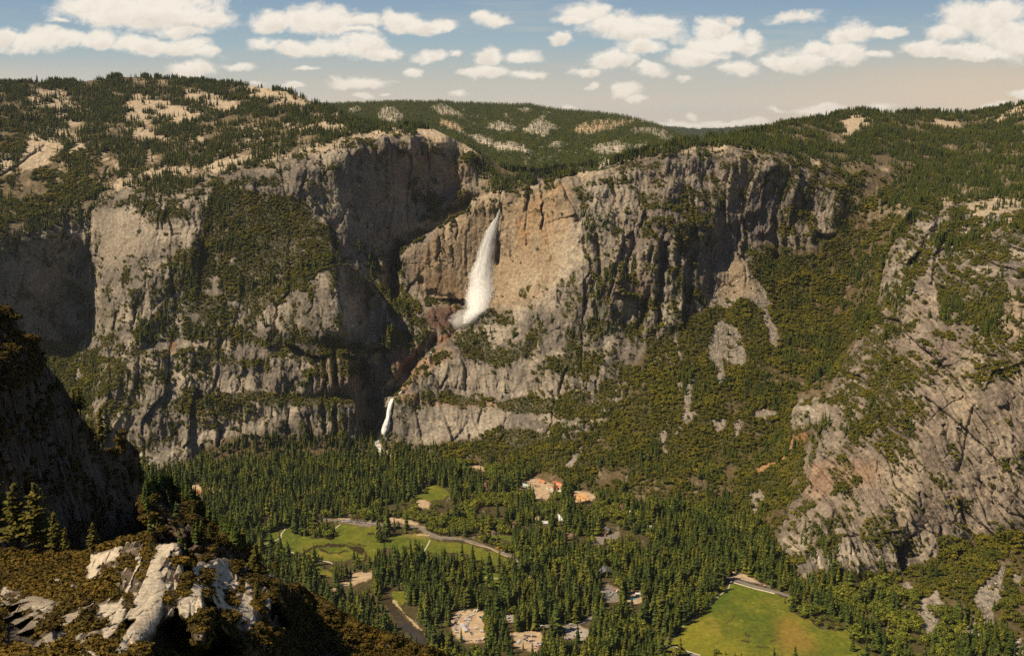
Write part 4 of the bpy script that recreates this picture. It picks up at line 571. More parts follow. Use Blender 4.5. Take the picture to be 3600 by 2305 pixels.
def mat_foliage(name, c0, c1, c2, scale=3.0):
    m, nt, b, N, L = newmat(name)
    oi = N.new('ShaderNodeObjectInfo'); r = N.new('ShaderNodeValToRGB'); e = r.color_ramp.elements
    e[0].color = (*c0, 1); e[1].color = (*c2, 1); k = e.new(.55); k.color = (*c1, 1); ln = N.new('ShaderNodeTexNoise'); ln.inputs['Scale'].default_value = .02; ln.inputs['Detail'].default_value = 4; L.new(oi.outputs['Location'], ln.inputs['Vector'])
    ma = N.new('ShaderNodeMath'); ma.operation = 'MULTIPLY_ADD'; L.new(ln.outputs['Fac'], ma.inputs[0]); ma.inputs[1].default_value = 2.2; ma.inputs[2].default_value = -.85; mb = N.new('ShaderNodeMath'); mb.operation = 'MULTIPLY_ADD'; L.new(oi.outputs['Random'], mb.inputs[0]); mb.inputs[1].default_value = .6; L.new(ma.outputs[0], mb.inputs[2]); L.new(mb.outputs[0], r.inputs['Fac'])
    g = N.new('ShaderNodeNewGeometry'); mr = N.new('ShaderNodeMapRange'); mr.inputs['To Min'].default_value = .55; mr.inputs['To Max'].default_value = 1.5
    L.new(g.outputs['Random Per Island'], mr.inputs['Value'])
    mx = N.new('ShaderNodeVectorMath'); mx.operation = 'SCALE'; L.new(r.outputs['Color'], mx.inputs[0]); L.new(mr.outputs['Result'], mx.inputs['Scale']); L.new(mx.outputs[0], b.inputs['Base Color'])
    b.inputs['Roughness'].default_value = .8; b.inputs['Specular IOR Level'].default_value = .2
    return m
def mat_plain(name, c, rough=.8, noise=.2, scale=.5, metal=0, spec=.3):
    m, nt, b, N, L = newmat(name)
    n = N.new('ShaderNodeTexNoise'); n.inputs['Scale'].default_value = scale; n.inputs['Detail'].default_value = 6; tc = N.new('ShaderNodeTexCoord'); L.new(tc.outputs['Object'], n.inputs['Vector'])
    mr = N.new('ShaderNodeMapRange'); mr.inputs['From Min'].default_value = .3; mr.inputs['From Max'].default_value = .7; mr.inputs['To Min'].default_value = 1 - noise; mr.inputs['To Max'].default_value = 1 + noise; L.new(n.outputs['Fac'], mr.inputs['Value'])
    v = N.new('ShaderNodeVectorMath'); v.operation = 'SCALE'; v.inputs[0].default_value = c; L.new(mr.outputs['Result'], v.inputs['Scale']); L.new(v.outputs[0], b.inputs['Base Color'])
    b.inputs['Roughness'].default_value = rough; b.inputs['Metallic'].default_value = metal; b.inputs['Specular IOR Level'].default_value = spec
    return m
M_ter = mat_ground('granite_and_soil', .09, .7, 6.0, .5); M_hill = mat_ground('upland_granite', .05, .5, 8.0, .4); M_for = mat_ground('ridge_rock', 1.1, .8, .35, .45)
M_mead = mat_ground('meadow_grass', .12, .4, .6, .3)
M_con = mat_foliage('conifer_needles', (.028, .047, .006), (.058, .078, .009), (.125, .122, .012))
M_bro = mat_foliage('oak_leaves', (.056, .066, .006), (.105, .102, .008), (.18, .15, .012))
M_dec = mat_foliage('cottonwood_leaves', (.10, .12, .012), (.145, .165, .016), (.21, .20, .022))
M_shr = mat_foliage('manzanita_leaves', (.040, .030, .004), (.080, .055, .006), (.15, .095, .010))
M_pin = mat_foliage('pine_needles', (.075, .068, .008), (.10, .088, .011), (.13, .11, .015))
M_bark = mat_plain('bark', (.09, .05, .03), .95, .3, 2)

# ---------- tree meshes (unit height unless said) ----------
def from_py(name, V, Fc, mats, idx=None):
    me = bpy.data.meshes.new(name); me.from_pydata([tuple(v) for v in V], [], [tuple(f) for f in Fc]); 
    for m in mats: me.materials.append(m)
    if idx is not None: me.polygons.foreach_set('material_index', np.array(idx, np.int32))
    me.update(); return me
def tube(V, Fc, pts, rads, n=5):
    b = len(V)
    for p, r in zip(pts, rads):
        for k in range(n):
            a = 2 * math.pi * k / n; V.append((p[0] + r * math.cos(a), p[1] + r * math.sin(a), p[2]))
    for i in range(len(pts) - 1):
        for k in range(n):
            k2 = (k + 1) % n; Fc.append((b + i * n + k, b + i * n + k2, b + (i + 1) * n + k2, b + (i + 1) * n + k))
def conifer_crown(rg, layers=11, blades=7, wid=.13, bare=.10, pw=.85):
    V = []; Fc = []
    for i in range(layers):
        t = i / (layers - 1); z = bare + (1 - bare) * t ** .92; R = wid * (1 - t) ** pw + .008
        if rg.random() < .12: R *= .6
        nb = blades if t < .8 else max(4, blades - 2)
        a0 = rg.random() * 6.28
        for k in range(nb):
            a = a0 + 6.283 * k / nb + rg.normal(0, .18); r = R * rg.uniform(.65, 1.25); dz = -(.035 + .25 * r) * rg.uniform(.5, 1.4); w = (6.283 / nb) * .62 * r
            ca, sa = math.cos(a), math.sin(a); up = .028 + .02 * rg.random()
            b = len(V); V += [(0, 0, z + up), (.62 * r * ca - w * sa, .62 * r * sa + w * ca, z + dz * .55), (r * ca, r * sa, z + dz), (.62 * r * ca + w * sa, .62 * r * sa - w * ca, z + dz * .55)]
            Fc += [(b, b + 1, b + 2), (b, b + 2, b + 3)]
    b = len(V); V += [(0, 0, 1.03), (.012, 0, .93), (-.006, .01, .93), (-.006, -.01, .93)]; Fc += [(b, b + 1, b + 2), (b, b + 2, b + 3), (b, b + 3, b + 1)]
    return V, Fc
def conifer_trunk(wid=.011):
    V = []; Fc = []; tube(V, Fc, [(0, 0, -.06), (0, 0, .4), (0, 0, .97)], [wid * 1.2, wid, .002], 4); return V, Fc
def broad_crown(rg, n=95, lobes=6, flat=.8, s=.17, base=.42, rad=.36):
    V = []; Fc = []; L = [(0, 0, base + .24, rad * .75)]
    for k in range(lobes):
        a = 6.283 * k / lobes + rg.normal(0, .3); q = rad * rg.uniform(.45, .75); L.append((q * math.cos(a), q * math.sin(a), base + rg.uniform(.02, .32), rad * rg.uniform(.42, .62)))
    for k in range(n):
        c = L[rg.integers(len(L))]; d = rg.normal(size=3); d /= np.linalg.norm(d); 
        if d[2] < -.35: d[2] *= -1
        p = np.array(c[:3]) + d * c[3] * np.array([1, 1, flat]) * rg.uniform(.8, 1.05); nn = d + rg.normal(0, .3, 3); nn /= np.linalg.norm(nn)
        u = np.cross(nn, [.3, .5, .8]); u /= np.linalg.norm(u); v = np.cross(nn, u); q = s * rg.uniform(.6, 1.25); b = len(V)
        for sx, sy in ((-1, -.6), (1, -.7), (.7, .9), (-.8, .8)): V.append(tuple(p + (u * sx + v * sy) * q * .5 + nn * (0 if sx * sy > 0 else -.12 * q)))
        Fc += [(b, b + 1, b + 2), (b, b + 2, b + 3)]
    return V, Fc
def merged(name, parts, mats):
    V = []; Fc = []; ix = []
    for k, (v, f) in enumerate(parts):
        b = len(V); V += v; Fc += [tuple(i + b for i in q) for q in f]; ix += [k] * len(f)
    return from_py(name, V, Fc, mats, ix)
PR = {}
def proto_coll(name, meshes):
    c = bpy.data.collections.new(name)
    for i, me in enumerate(meshes):
        o = bpy.data.objects.new(f'{name}_{i:02d}', me); c.objects.link(o)
    return c
rg = np.random.default_rng(3)
con_parts = [(conifer_crown(rg, 12, 7, w, b_, p_), conifer_trunk()) for w, b_, p_ in ((.155, .10, .75), (.18, .06, .65), (.135, .16, .7), (.20, .08, .85))]
bro_parts = [(broad_crown(rg, 105, 6, .75, .19, .30, .46), ([], [])) for _ in range(4)]
dec_parts = [(broad_crown(rg, 130, 7, .95, .13, .30, .36), (conifer_trunk(.022))) for _ in range(3)]
shr_parts = [(broad_crown(rg, 80, 6, .7, .22, .12, .55), ([], [])) for _ in range(4)]
P_con = proto_coll('conifer_model', [merged('conifer_mesh', pp, [M_con, M_bark]) for pp in con_parts])
P_bro = proto_coll('oak_model', [merged('oak_mesh', pp, [M_bro, M_bark]) for pp in bro_parts])
P_dec = proto_coll('cottonwood_model', [merged('cottonwood_mesh', pp, [M_dec, M_bark]) for pp in dec_parts])
P_shr = proto_coll('manzanita_model', [merged('manzanita_mesh', pp, [M_shr, M_bark]) for pp in shr_parts])
P_bsh = proto_coll('brush_model', [merged('brush_mesh', [broad_crown(rg, 34, 4, .7, .34, .2, .5), ([], [])], [M_bro, M_bark]) for _ in range(3)])
P_cfa = proto_coll('far_conifer_model', [merged('far_conifer_mesh', [conifer_crown(rg, 6, 5, w, .06, .8), ([], [])], [M_con, M_bark]) for w in (.13, .16, .2)])

def stuff(name, coll, P, sc, label, cat, wid=None):
    """one object: points carrying size and turn, instanced by geometry nodes"""
    n = len(P); me = bpy.data.meshes.new(name); me.vertices.add(n); me.vertices.foreach_set('co', P.astype(np.float32).ravel())
    a = me.attributes.new('sz', 'FLOAT_VECTOR', 'POINT'); w = sc if wid is None else wid
    a.data.foreach_set('vector', np.stack([w, w, sc], -1).astype(np.float32).ravel())
    a = me.attributes.new('rz', 'FLOAT_VECTOR', 'POINT'); q = np.zeros((n, 3), np.float32); q[:, 2] = rng.random(n) * 6.28; q[:, :2] = rng.normal(0, .03, (n, 2)); a.data.foreach_set('vector', q.ravel())
    me.update(); o = link(name, me, kind='stuff', label=label, category=cat)
    ng = bpy.data.node_groups.new(name + '_nodes', 'GeometryNodeTree'); ng.interface.new_socket('Geometry', in_out='INPUT', socket_type='NodeSocketGeometry'); ng.interface.new_socket('Geometry', in_out='OUTPUT', socket_type='NodeSocketGeometry')
    N = ng.nodes; L = ng.links; gi = N.new('NodeGroupInput'); go = N.new('NodeGroupOutput'); ip = N.new('GeometryNodeInstanceOnPoints'); ci = N.new('GeometryNodeCollectionInfo')
    ci.inputs['Collection'].default_value = coll; ci.inputs['Separate Children'].default_value = True; ci.inputs['Reset Children'].default_value = True; ip.inputs['Pick Instance'].default_value = True
    def na(nm):
        k = N.new('GeometryNodeInputNamedAttribute'); k.data_type = 'FLOAT_VECTOR'; k.inputs['Name'].default_value = nm; return [s for s in k.outputs if s.enabled and s.name == 'Attribute'][0]
    L.new(gi.outputs[0], ip.inputs['Points']); L.new(ci.outputs[0], ip.inputs['Instance']); L.new(na('sz'), ip.inputs['Scale']); L.new(na('rz'), ip.inputs['Rotation']); L.new(ip.outputs[0], go.inputs[0])
    md = o.modifiers.new('scatter', 'NODES'); md.node_group = ng; return o

# ---------- scattering ----------
def scatter(g, X, Y, Z, cov, spacing, ok, hf=1.0):
    A = normals(X, Y, Z)[3]; bad = np.zeros(g.sh, bool)
    jy = np.abs(np.diff(Y, axis=0)) > .012 * Y[:-1] + 14; jx = np.abs(np.diff(Y, axis=1)) > .008 * Y[:, :-1] + 10
    bad[:-1] |= jy; bad[:, :-1] |= jx
    n = cov * np.minimum(A, 900) / spacing ** 2; n[bad | ~ok] = 0; n[-1] = 0; n[:, -1] = 0
    k = rng.poisson(n); j, i = np.nonzero(k); rep = k[j, i]; j = np.repeat(j, rep); i = np.repeat(i, rep); u = rng.random(len(j)); v = rng.random(len(j))
    def bl(a): return (a[j, i] * (1 - u) + a[j, i + 1] * u) * (1 - v) + (a[j + 1, i] * (1 - u) + a[j + 1, i + 1] * u) * v
    return np.stack([bl(X), bl(Y), bl(Z)], -1), g.x0 + (i + u) * g.st, g.y0 + (j + v) * g.st, (j, i)
ok = LAY > 0
# conifers
Pc, cx_, cy_, ji = scatter(G, XW, YW, ZW, CCn, np.where(FLAT, 10.5, np.where(upl, 9.3, 11.5)), ok)
up_ = upl[ji]; flc = FLAT[ji]
h = np.where(flc, rng.normal(33, 11, len(Pc)), np.where(up_, rng.normal(21, 5, len(Pc)), rng.normal(23, 6, len(Pc)))); h = np.clip(h, 9, 58) * (1 + .38 * vn(Pc[:, 0] / 45, Pc[:, 1] / 60, 0 * h, 5))
OPEN = (MD | LT | CLR | RIV) & (LAY > 0)
def hides(px, py, Yv, hh, prob=.9):
    bad = np.zeros(len(px), bool)
    for f in (.3, .6, .9):
        i = np.clip(((px - G.x0) / G.st).astype(int), 0, G.nx - 1); j = np.clip(((py - f * hh * 3200 / Yv - G.y0) / G.st).astype(int), 0, G.ny - 1); bad |= OPEN[j, i]
    return bad & (rng.random(len(px)) < prob) 
fi = lambda px, py: (np.clip(((py - G.y0) / G.st).astype(int), 0, G.ny - 1), np.clip(((px - G.x0) / G.st).astype(int), 0, G.nx - 1))
hd = flc & hides(cx_, cy_, Pc[:, 1], h) & ~STAND[fi(cx_, cy_)]; Pc, h, cx_, cy_, flc = Pc[~hd], h[~hd], cx_[~hd], cy_[~hd], flc[~hd]
# broadleaf
Pb, bx_, by_, jb = scatter(G, XW, YW, ZW, CB, np.where(FLAT, 11., np.where(CLIFF > .5, 5.6, 6.4)), ok)
hb_ = np.where(FLAT[jb], rng.normal(17, 4, len(Pb)), np.where(CLIFF[jb] > .5, rng.normal(6.0, 2, len(Pb)), rng.normal(8.5, 2.4, len(Pb)))); hb_ = np.clip(hb_ * (1.05 + .55 * vn(Pb[:, 0] / 45, Pb[:, 1] / 45, Pb[:, 2] / 45, 6)), 2.5, 26)
decid = FLAT[jb]; hd = decid & hides(bx_, by_, Pb[:, 1], hb_); Pb, hb_, bx_, by_, decid = Pb[~hd], hb_[~hd], bx_[~hd], by_[~hd], decid[~hd]
Ph, _, _, _ = scatter(FH, HX, HY, HZ, FVC.astype(np.float32), 12.0, hm)
Pr_, _, _, _ = scatter(RG, RX, RY, RZ, np.full(RG.sh, .9, np.float32), 26, rm)
Pf, sx_, sy_, jf = scatter(F, FX, FY, FZ, FCB, np.where(DF < 300, 1.05, 1.5), (LF > 0))
hs = np.clip(rng.normal(1.25, .5, len(Pf)), .4, 2.8) * np.where(Pf[:, 1] > 300, 1.7, 1.0)
print('COUNTS conifer', len(Pc), 'broad', len(Pb), 'hill', len(Ph), 'ridge', len(Pr_), 'shrub', len(Pf), 'flatfrac', FLAT.mean())
# ---------- the setting as objects ----------
def cutmask(ok):
    c = ~ok; c = c.copy(); c[:-1, :-1] |= ~ok[1:, 1:] | ~ok[:-1, 1:] | ~ok[1:, :-1]; return c
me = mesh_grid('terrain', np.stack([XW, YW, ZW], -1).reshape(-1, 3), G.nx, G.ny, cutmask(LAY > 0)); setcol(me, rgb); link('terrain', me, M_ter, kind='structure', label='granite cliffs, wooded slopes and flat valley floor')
me = mesh_grid('hills', np.stack([HX, HY, HZ], -1).reshape(-1, 3), FH.nx, FH.ny, cutmask(hm)); setcol(me, hrgb); link('hills', me, M_hill, kind='structure', label='forested hills with pale granite domes on the skyline')
me = mesh_grid('far_ridge', np.stack([RX, RY, RZ], -1).reshape(-1, 3), RG.nx, RG.ny, cutmask(rm)); setcol(me, np.zeros(RG.sh + (3,), np.float32) + np.float32([.04, .05, .04])); link('far_ridge', me, M_hill, kind='structure', label='blue forested ridge farthest away on the horizon')
jump = np.zeros(F.sh, bool)
for k_, nm, lb in ((1, 'dark_cliff', 'shaded dark cliff rising at the left edge'), (2, 'rocky_spur', 'broken rocky spur with small conifers below the dark cliff'), (3, 'rocky_ridge', 'near ridge of pale slabs and manzanita brush')):
    pass
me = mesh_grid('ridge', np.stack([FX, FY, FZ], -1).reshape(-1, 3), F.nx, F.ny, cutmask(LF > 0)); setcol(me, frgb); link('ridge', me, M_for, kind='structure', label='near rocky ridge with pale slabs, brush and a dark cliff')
# plain under and beyond the modelled country
bm_ = from_py('ground', [(-26000, -3000, -1040), (26000, -3000, -1040), (26000, 26000, -1040), (-26000, 26000, -1040)], [(0, 1, 2, 3)], [mat_plain('forest_floor', (.05, .06, .025), .95, .3, .004)]); link('ground', bm_, kind='structure')

def sheet_from_mask(name, m, z, col, mat, label=None):
    """flat sheet over the cells of a mask on the valley floor"""
    m = m & FLAT; vx = m.copy(); V = np.stack(unproj(G.X, G.Y, floorY(G.Y, z)), -1)
    q = m[:-1, :-1] & m[1:, :-1] & m[:-1, 1:] & m[1:, 1:]; j, i = np.nonzero(q)
    if len(j) == 0: return None
    idx = np.arange(G.nx * G.ny).reshape(G.ny, G.nx); Fq = np.stack([idx[j + 1, i], idx[j + 1, i + 1], idx[j, i + 1], idx[j, i]], -1); us, inv = np.unique(Fq, return_inverse=True); Fq = inv.reshape(-1, 4)
    Vv = V.reshape(-1, 3)[us]; me = bpy.data.meshes.new(name); me.vertices.add(len(Vv)); me.vertices.foreach_set('co', Vv.astype(np.float32).ravel())
    me.loops.add(Fq.size); me.polygons.add(len(Fq)); me.loops.foreach_set('vertex_index', Fq.astype(np.int32).ravel()); me.polygons.foreach_set('loop_start', np.arange(0, Fq.size, 4, dtype=np.int32)); me.polygons.foreach_set('loop_total', np.full(len(Fq), 4, np.int32)); me.update()
    if col is not None: setcol(me, col.reshape(-1, 3)[us])
    return link(name, me, mat, kind='structure', label=label)
gx, gy, gz = at_floor(G.X, G.Y); ga = fbm(gx / 55, gy / 55, 0 * gx, 4, .6, 501); gb = fbm(gx / 9, gy / 9, 0 * gx, 3, .6, 502)
mc = np.zeros(G.sh + (3,), np.float32) + np.float32([.125, .135, .014]); mc = lerp(mc, np.float32([.085, .11, .012]), ss(-.1, .35, ga)); mc = lerp(mc, np.float32([.26, .20, .035]), ss(.12, .5, -ga) * .6); mc = lerp(mc, np.float32([.29, .25, .03]), ss(.2, .6, gb) * .35)
def mtint(sp, col, amt, soft=1):
    global mc
    mc = lerp(mc, np.float32(col), blur(G.mask(pl(sp)).astype(np.float32), soft) * amt)
for sp in ['u:640,945 780,895 860,870 1080,850 1280,860 1500,875 1540,950 1590,1050 1560,1080 1520,1060 1530,980 1440,920 1300,885 1080,890 920,900 800,930 700,960', 'u:880,900 1050,950 1290,945 1290,960 1100,975 920,940', 'u:1240,815 1360,820 1540,850 1600,870 1450,850', 'u:1560,690 1760,685 1740,720 1580,715', 'n:680,700 780,685 980,670 960,690 720,715', 'u:780,735 1100,735 1060,770 900,765', 'u:1300,900 1500,900 1500,1000 1420,960',
           'n:1010,750 1090,735 1060,775', 'n:850,810 970,805 900,840']: mtint(sp, [.040, .024, .010], 1.0, 0)
for sp in ['m:1530,1040 1640,1100 1600,1120 1530,1080', 'm:1870,1080 1980,1130 1960,1160 1880,1110', 'm:1700,1340 1740,1300 1960,1300 1960,1325 1760,1330', 'm:1180,945 1290,830 1350,740 1340,800 1230,910', 'm:1930,825 1990,740 1980,790', 'm:1940,1210 2090,1190 2080,1215 1960,1240', 'm:1480,1180 1640,1180 1600,1230 1500,1210', 'm:2100,800 2140,900 2100,1000 2110,1200 2080,1190 2090,980 2120,900']: mtint(sp, [.06, .05, .015], .95, 0)
mtint('m:480,960 740,900 900,1000 1500,1300 1600,1500 700,1500 260,1400 300,1180', [.20, .185, .018], .75, 4); mtint('m:2100,800 2400,800 2800,1400 2100,1400', [.235, .15, .03], .8, 8); mtint('m:1350,215 2000,370 1900,460 1400,400 1200,380', [.10, .135, .012], .6, 4); mtint('u:1640,600 1700,640 1750,700 2100,740 2200,760 2400,760 2400,700 2000,620', [.26, .19, .06], .7, 2)
mtint('m:700,830 900,600 1160,360 1290,400 1000,700 800,900', [.075, .115, .012], .6, 3)
mc *= (1 + .18 * gb)[..., None]
MLAB = ['broad green meadow with a dark winding wet channel', 'strip of meadow behind the pine below the foreground ridge', 'small green meadow beside the curving road', 'small meadow opening among conifers beside the road', 'small bright green clearing in the forest below the lower waterfall', 'grassy riverbank clearing beside the river', 'large open yellow green meadow at the bottom right']
for k_, m in enumerate(mead): sheet_from_mask('meadow', m, FLOOR + .5, mc, M_mead, MLAB[k_ + (0 if k_ < 1 else 0)])
M_asph = mat_plain('asphalt', (.20, .175, .15), .9, .2, .15); M_dirt = mat_plain('packed_dirt', (.44, .32, .20), .95, .25, .08); M_wat = mat_plain('river_water', (.05, .035, .012), .12, .3, .05, 0, .5); M_walk = mat_plain('boardwalk', (.52, .45, .34), .9, .15, .5)
LTn = np.zeros(G.sh + (3,), np.float32)
for k_, sp in enumerate(LOTS):
    dirt = k_ in (0, 1, 4, 10, 13, 14, 15, 16, 17, 18, 20, 21, 22, 23, 24)
    sheet_from_mask('clearing' if dirt else 'parking_lot', G.mask(pl(sp)), FLOOR + .3, None, M_dirt if dirt or k_ == 2 else mat_plain('lot_gravel', (.36, .30, .24), .9, .2, .1) if k_ in (3, 5) else M_asph)
sheet_from_mask('river', RIV, FLOOR + .9, None, M_wat)
sheet_from_mask('riverbank', G.mask(pl('i:550,1130 600,1160 660,1250 740,1320 810,1400 815,1440 770,1370 700,1330 620,1220 560,1170')), FLOOR + 1.1, None, mat_plain('sand', (.40, .30, .16), .95, .2, .1))
def ribbon(name, spec, wm, z, mat, label=None, kerb=0, **kw):
    p = pl(spec); X, Y, Z = at_floor(p[:, 0], p[:, 1], FLOOR + z); P = np.stack([X, Y], -1)
    # resample smoothly
    Q_ = [P[0]]
    for a in range(len(P) - 1):
        p0 = P[max(a - 1, 0)]; p1 = P[a]; p2 = P[a + 1]; p3 = P[min(a + 2, len(P) - 1)]
        for t in np.linspace(0, 1, 9)[1:]: Q_.append(.5 * ((2 * p1) + (p2 - p0) * t + (2 * p0 - 5 * p1 + 4 * p2 - p3) * t * t + (3 * p1 - p0 - 3 * p2 + p3) * t ** 3))
    Q_ = np.array(Q_); T = np.gradient(Q_, axis=0); T /= np.linalg.norm(T, axis=1)[:, None] + 1e-9; Nn = np.stack([-T[:, 1], T[:, 0]], -1)
    V = []; Fc = []
    for q, n in zip(Q_, Nn): V += [(*(q + n * wm / 2), FLOOR + z), (*(q - n * wm / 2), FLOOR + z), (*(q - n * (wm / 2 + .3)), FLOOR + z - .8), (*(q + n * (wm / 2 + .3)), FLOOR + z - .8)]
    for a in range(len(Q_) - 1):
        b = a * 4; Fc += [(b, b + 1, b + 5, b + 4), (b + 1, b + 2, b + 6, b + 5), (b + 3, b, b + 4, b + 7)]
    return link(name, from_py(name, V, Fc, [mat]), kind='structure', label=label, **kw)
ribbon('road', 'u:860,480 1110,510 1400,530 1740,575 n:560,385 860,410 1000,470 1250,560 1540,585 1700,630 1850,680 2000,740 2150,800 2270,880 2310,950', 7.5, 1.2, M_asph, 'long grey road curving past the broad meadow')
ribbon('road', 'm:1100,110 1290,160 1480,215 1700,285 2050,375 2300,450', 10, 1.2, M_asph, 'grey road along the top edge of the large meadow'); ribbon('road_shoulder', 'm:1290,205 1480,258 1700,322 2040,405', 3, 1.3, mat_plain('gravel_shoulder', (.6, .52, .42), .95, .3, .4))
ribbon('road', 'm:80,1210 160,1270 300,1315 500,1385 760,1470 1000,1560', 7, 1.2, M_asph, 'grey road at the bottom edge of the large meadow'); ribbon('road_shoulder', 'm:300,1290 500,1358 780,1450', 2.5, 1.3, mat_plain('gravel_shoulder', (.55, .46, .36), .95, .3, .4))
ribbon('road', 'o:1460,345 1600,365 1800,380 1920,350 2040,310 2180,240', 9, 1.2, M_asph, 'grey road winding between conifers to the car parks'); ribbon('road', 'i:1500,900 1520,960 1515,1000', 6, 1.2, M_dirt)
for sp in ['n:1050,590 960,745 820,805', 'u:100,860 330,770 360,700 430,610', 'u:440,935 550,975', 'u:840,1065 1000,1090 1080,1120', 'u:1090,650 1190,565', 'i:1210,985 1300,995']: ribbon('path', sp, 3.2, 1.0, M_walk, 'narrow pale footpath across the meadow')
ribbon('path', 'm:1280,240 1240,330 1020,510 830,690 600,880 490,960 400,1030 280,1130', 2.2, 1.0, M_walk, 'narrow pale footpath along the meadow edge')
ribbon('dirt_track', 'n:1540,600 1700,655 1880,700 2000,760 2150,825', 2.5, 1.25, M_dirt)
ribbon('parking_row', 'n:860,520 960,515 1040,530', 8, 1.0, M_dirt)

# ---------- sky backdrop with its clouds, 70 km out ----------
CL_ = ['s:520,60,200,85 750,60,260,95 950,90,140,48 430,30,120,60 850,145,110,28', 's:20,190,55,45 170,195,110,55 320,190,110,38 480,200,120,46 640,215,120,42 760,222,130,46 880,230,110,46 980,255,80,30', 's:1290,105,90,50 1450,100,130,60 1560,115,130,62 1700,100,90,38 1650,150,90,26', 's:1240,205,70,35 1400,218,80,32 1530,228,130,42 1690,218,100,50 1800,245,90,30',
 's:1890,110,85,55 1980,130,100,42 2080,125,50,28', 's:2010,262,68,22 2310,100,70,30 900,335,105,40 1120,315,60,22 1690,390,110,32 1960,332,50,24 1360,408,42,14 1210,392,36,12 2300,350,95,34 2145,443,55,16 1700,460,40,15 1820,452,26,9 1440,325,60,12 2320,270,60,40 2145,252,40,14 270,95,40,16',
 't:350,70,100,50 280,100,80,28 480,130,150,56 600,150,170,62 680,110,100,40 620,235,100,32 220,190,50,32', 't:470,290,92,46 650,330,64,26 60,370,84,26 30,270,76,28 540,430,50,34 590,465,26,18 330,345,60,16', 't:930,140,70,50 1000,210,150,60 870,270,130,44 1060,325,90,32 1130,180,50,36 1040,100,40,18', 't:1350,90,120,26', 't:1600,170,100,46 1480,240,160,46 1350,290,140,40 1230,290,60,24 1600,265,80,48 1760,165,60,26 1750,272,60,18',
 't:2200,100,150,90 2300,50,130,66 2050,170,100,40 1950,245,90,38 2200,245,200,36 2360,180,120,100', 't:390,402,30,14 800,358,30,10 270,515,40,14 1250,525,42,14 1450,522,90,26 1720,508,70,18 830,545,30,10 2280,500,60,18 2380,445,50,22', 'c:340,405,150,20 600,400,180,24 780,395,70,16 400,360,36,14 1170,320,70,26 1250,330,60,20']
wk = {0: 1}
def sky():
    az = np.radians(np.concatenate([np.arange(-80, -32, 1.0), np.arange(-32, 32, .062), np.arange(32, 80.5, 1.0)])); el = np.radians(np.concatenate([np.arange(-4, 13.5, .055), np.arange(13.5, 60, 1.5)]))
    A, E = np.meshgrid(az, el[::-1]); ny, nx = A.shape
    dx, dy, dz = np.sin(A) * np.cos(E), np.cos(A) * np.cos(E), np.sin(E)
    # pixel of that direction (only to read cloud places off the photograph)
    f = dy * CP - dz * SP; u = dx / np.maximum(f, .05); v = (dy * SP + dz * CP) / np.maximum(f, .05); PX = 1800 + FL * u; PY = 1152.5 - FL * v
    z0 = 0 * PX; wx = PX + 60 * fbm(PX / 130, PY / 80, z0, 6, .62, 601); wy = PY + 38 * fbm(PX / 130, PY / 80, z0, 6, .62, 611)
    bil = 1 - 2 * np.abs(vn(wx / 46, wy / 34, z0, 7)); bil = .5 * bil + .3 * (1 - 2 * np.abs(vn(wx / 21, wy / 17, z0, 8))) + .2 * (1 - 2 * np.abs(vn(wx / 10, wy / 8, z0, 9)))
    bil2 = fbm(wx / 60, wy / 40, z0, 5, .55, 620)
    Fm = np.full(PX.shape, -9., np.float32); SH = np.zeros(PX.shape, np.float32)
    for ci, grp in enumerate(CL_):
        z_, rest = grp.split(':'); ox, oy, sc = ZM[z_]; ex = [[float(q) for q in t.split(',')] for t in rest.split()]
        for cx, cy, rx, ry in ex:
            cx = ox + cx * sc; cy = oy + cy * sc; rx *= sc * 1.34; ry *= sc * 1.34
            yy = (wy - cy) / ry; yy = np.where(yy > 0, yy * 1.3, yy); d = 1 - np.sqrt(((wx - cx) / rx) ** 2 + yy ** 2)
            wgt = min(1, .55 + ry / 90)
            if ci in (9,) : wgt = .45
            d = np.where(d > 0, d * wgt, d)
            SH = np.where(d > Fm, np.clip(yy, -1.2, 1.2), SH); Fm = np.maximum(Fm, d)
    extra = ss(.15, .5, fbm(PX / 420, PY / 150, z0, 4, .55, 640)) * (np.abs(A) > math.radians(29)) - 1.2
    Fm = np.maximum(Fm, extra + ss(.2, .4, fbm(PX / 500, PY / 160, z0, 3, .5, 641)) * (np.abs(A) > math.radians(30)))
    fr = fbm(PX / 55, PY / 38, z0, 6, .68, 630)
    dens = ss(-.16, .52, Fm * 1.15 + .16 * bil + .42 * bil2 + .40 * fr - .05) * ss(-.75, -.1, Fm)
    thin = ss(.0, .6, fbm(PX / 700, PY / 60, z0, 5, .6, 650)) * .6 * ss(700, 2300, PX) + ss(.1, .6, fbm(PX / 300, PY / 40, z0, 4, .6, 651)) * .15
    lit = np.clip(.86 - .34 * np.clip(SH + .2, -.3, 1) * ss(.05, .45, Fm) + .22 * bil - .34 * bil2 - .16 * fr, 0, 1)
    def lin(c): c = np.array(c) / 255.; return np.where(c < .04045, c / 12.92, ((c + .055) / 1.055) ** 2.4)
    yv = np.clip(PY / 420, -3, 1.3)
    st = [(-3, (70, 105, 155)), (-.6, (120, 150, 182)), (0, (138, 165, 187)), (.35, (160, 182, 191)), (.62, (190, 192, 184)), (.85, (210, 200, 184)), (1.3, (216, 203, 184))]
    base = np.stack([np.interp(yv, [s_[0] for s_ in st], [lin(s_[1])[k] for s_ in st]) for k in range(3)], -1)
    peach = (ss(2400, 3500, PX) * ss(60, 330, PY))[..., None] * .55; base = base * (1 - peach) + lin((232, 205, 172)) * peach
    left = (ss(900, 100, PX) * ss(180, 330, PY))[..., None] * .5; base = base * (1 - left) + lin((214, 204, 190)) * left
    base = base * (1 - thin[..., None]) + lin((200, 198, 190)) * thin[..., None]
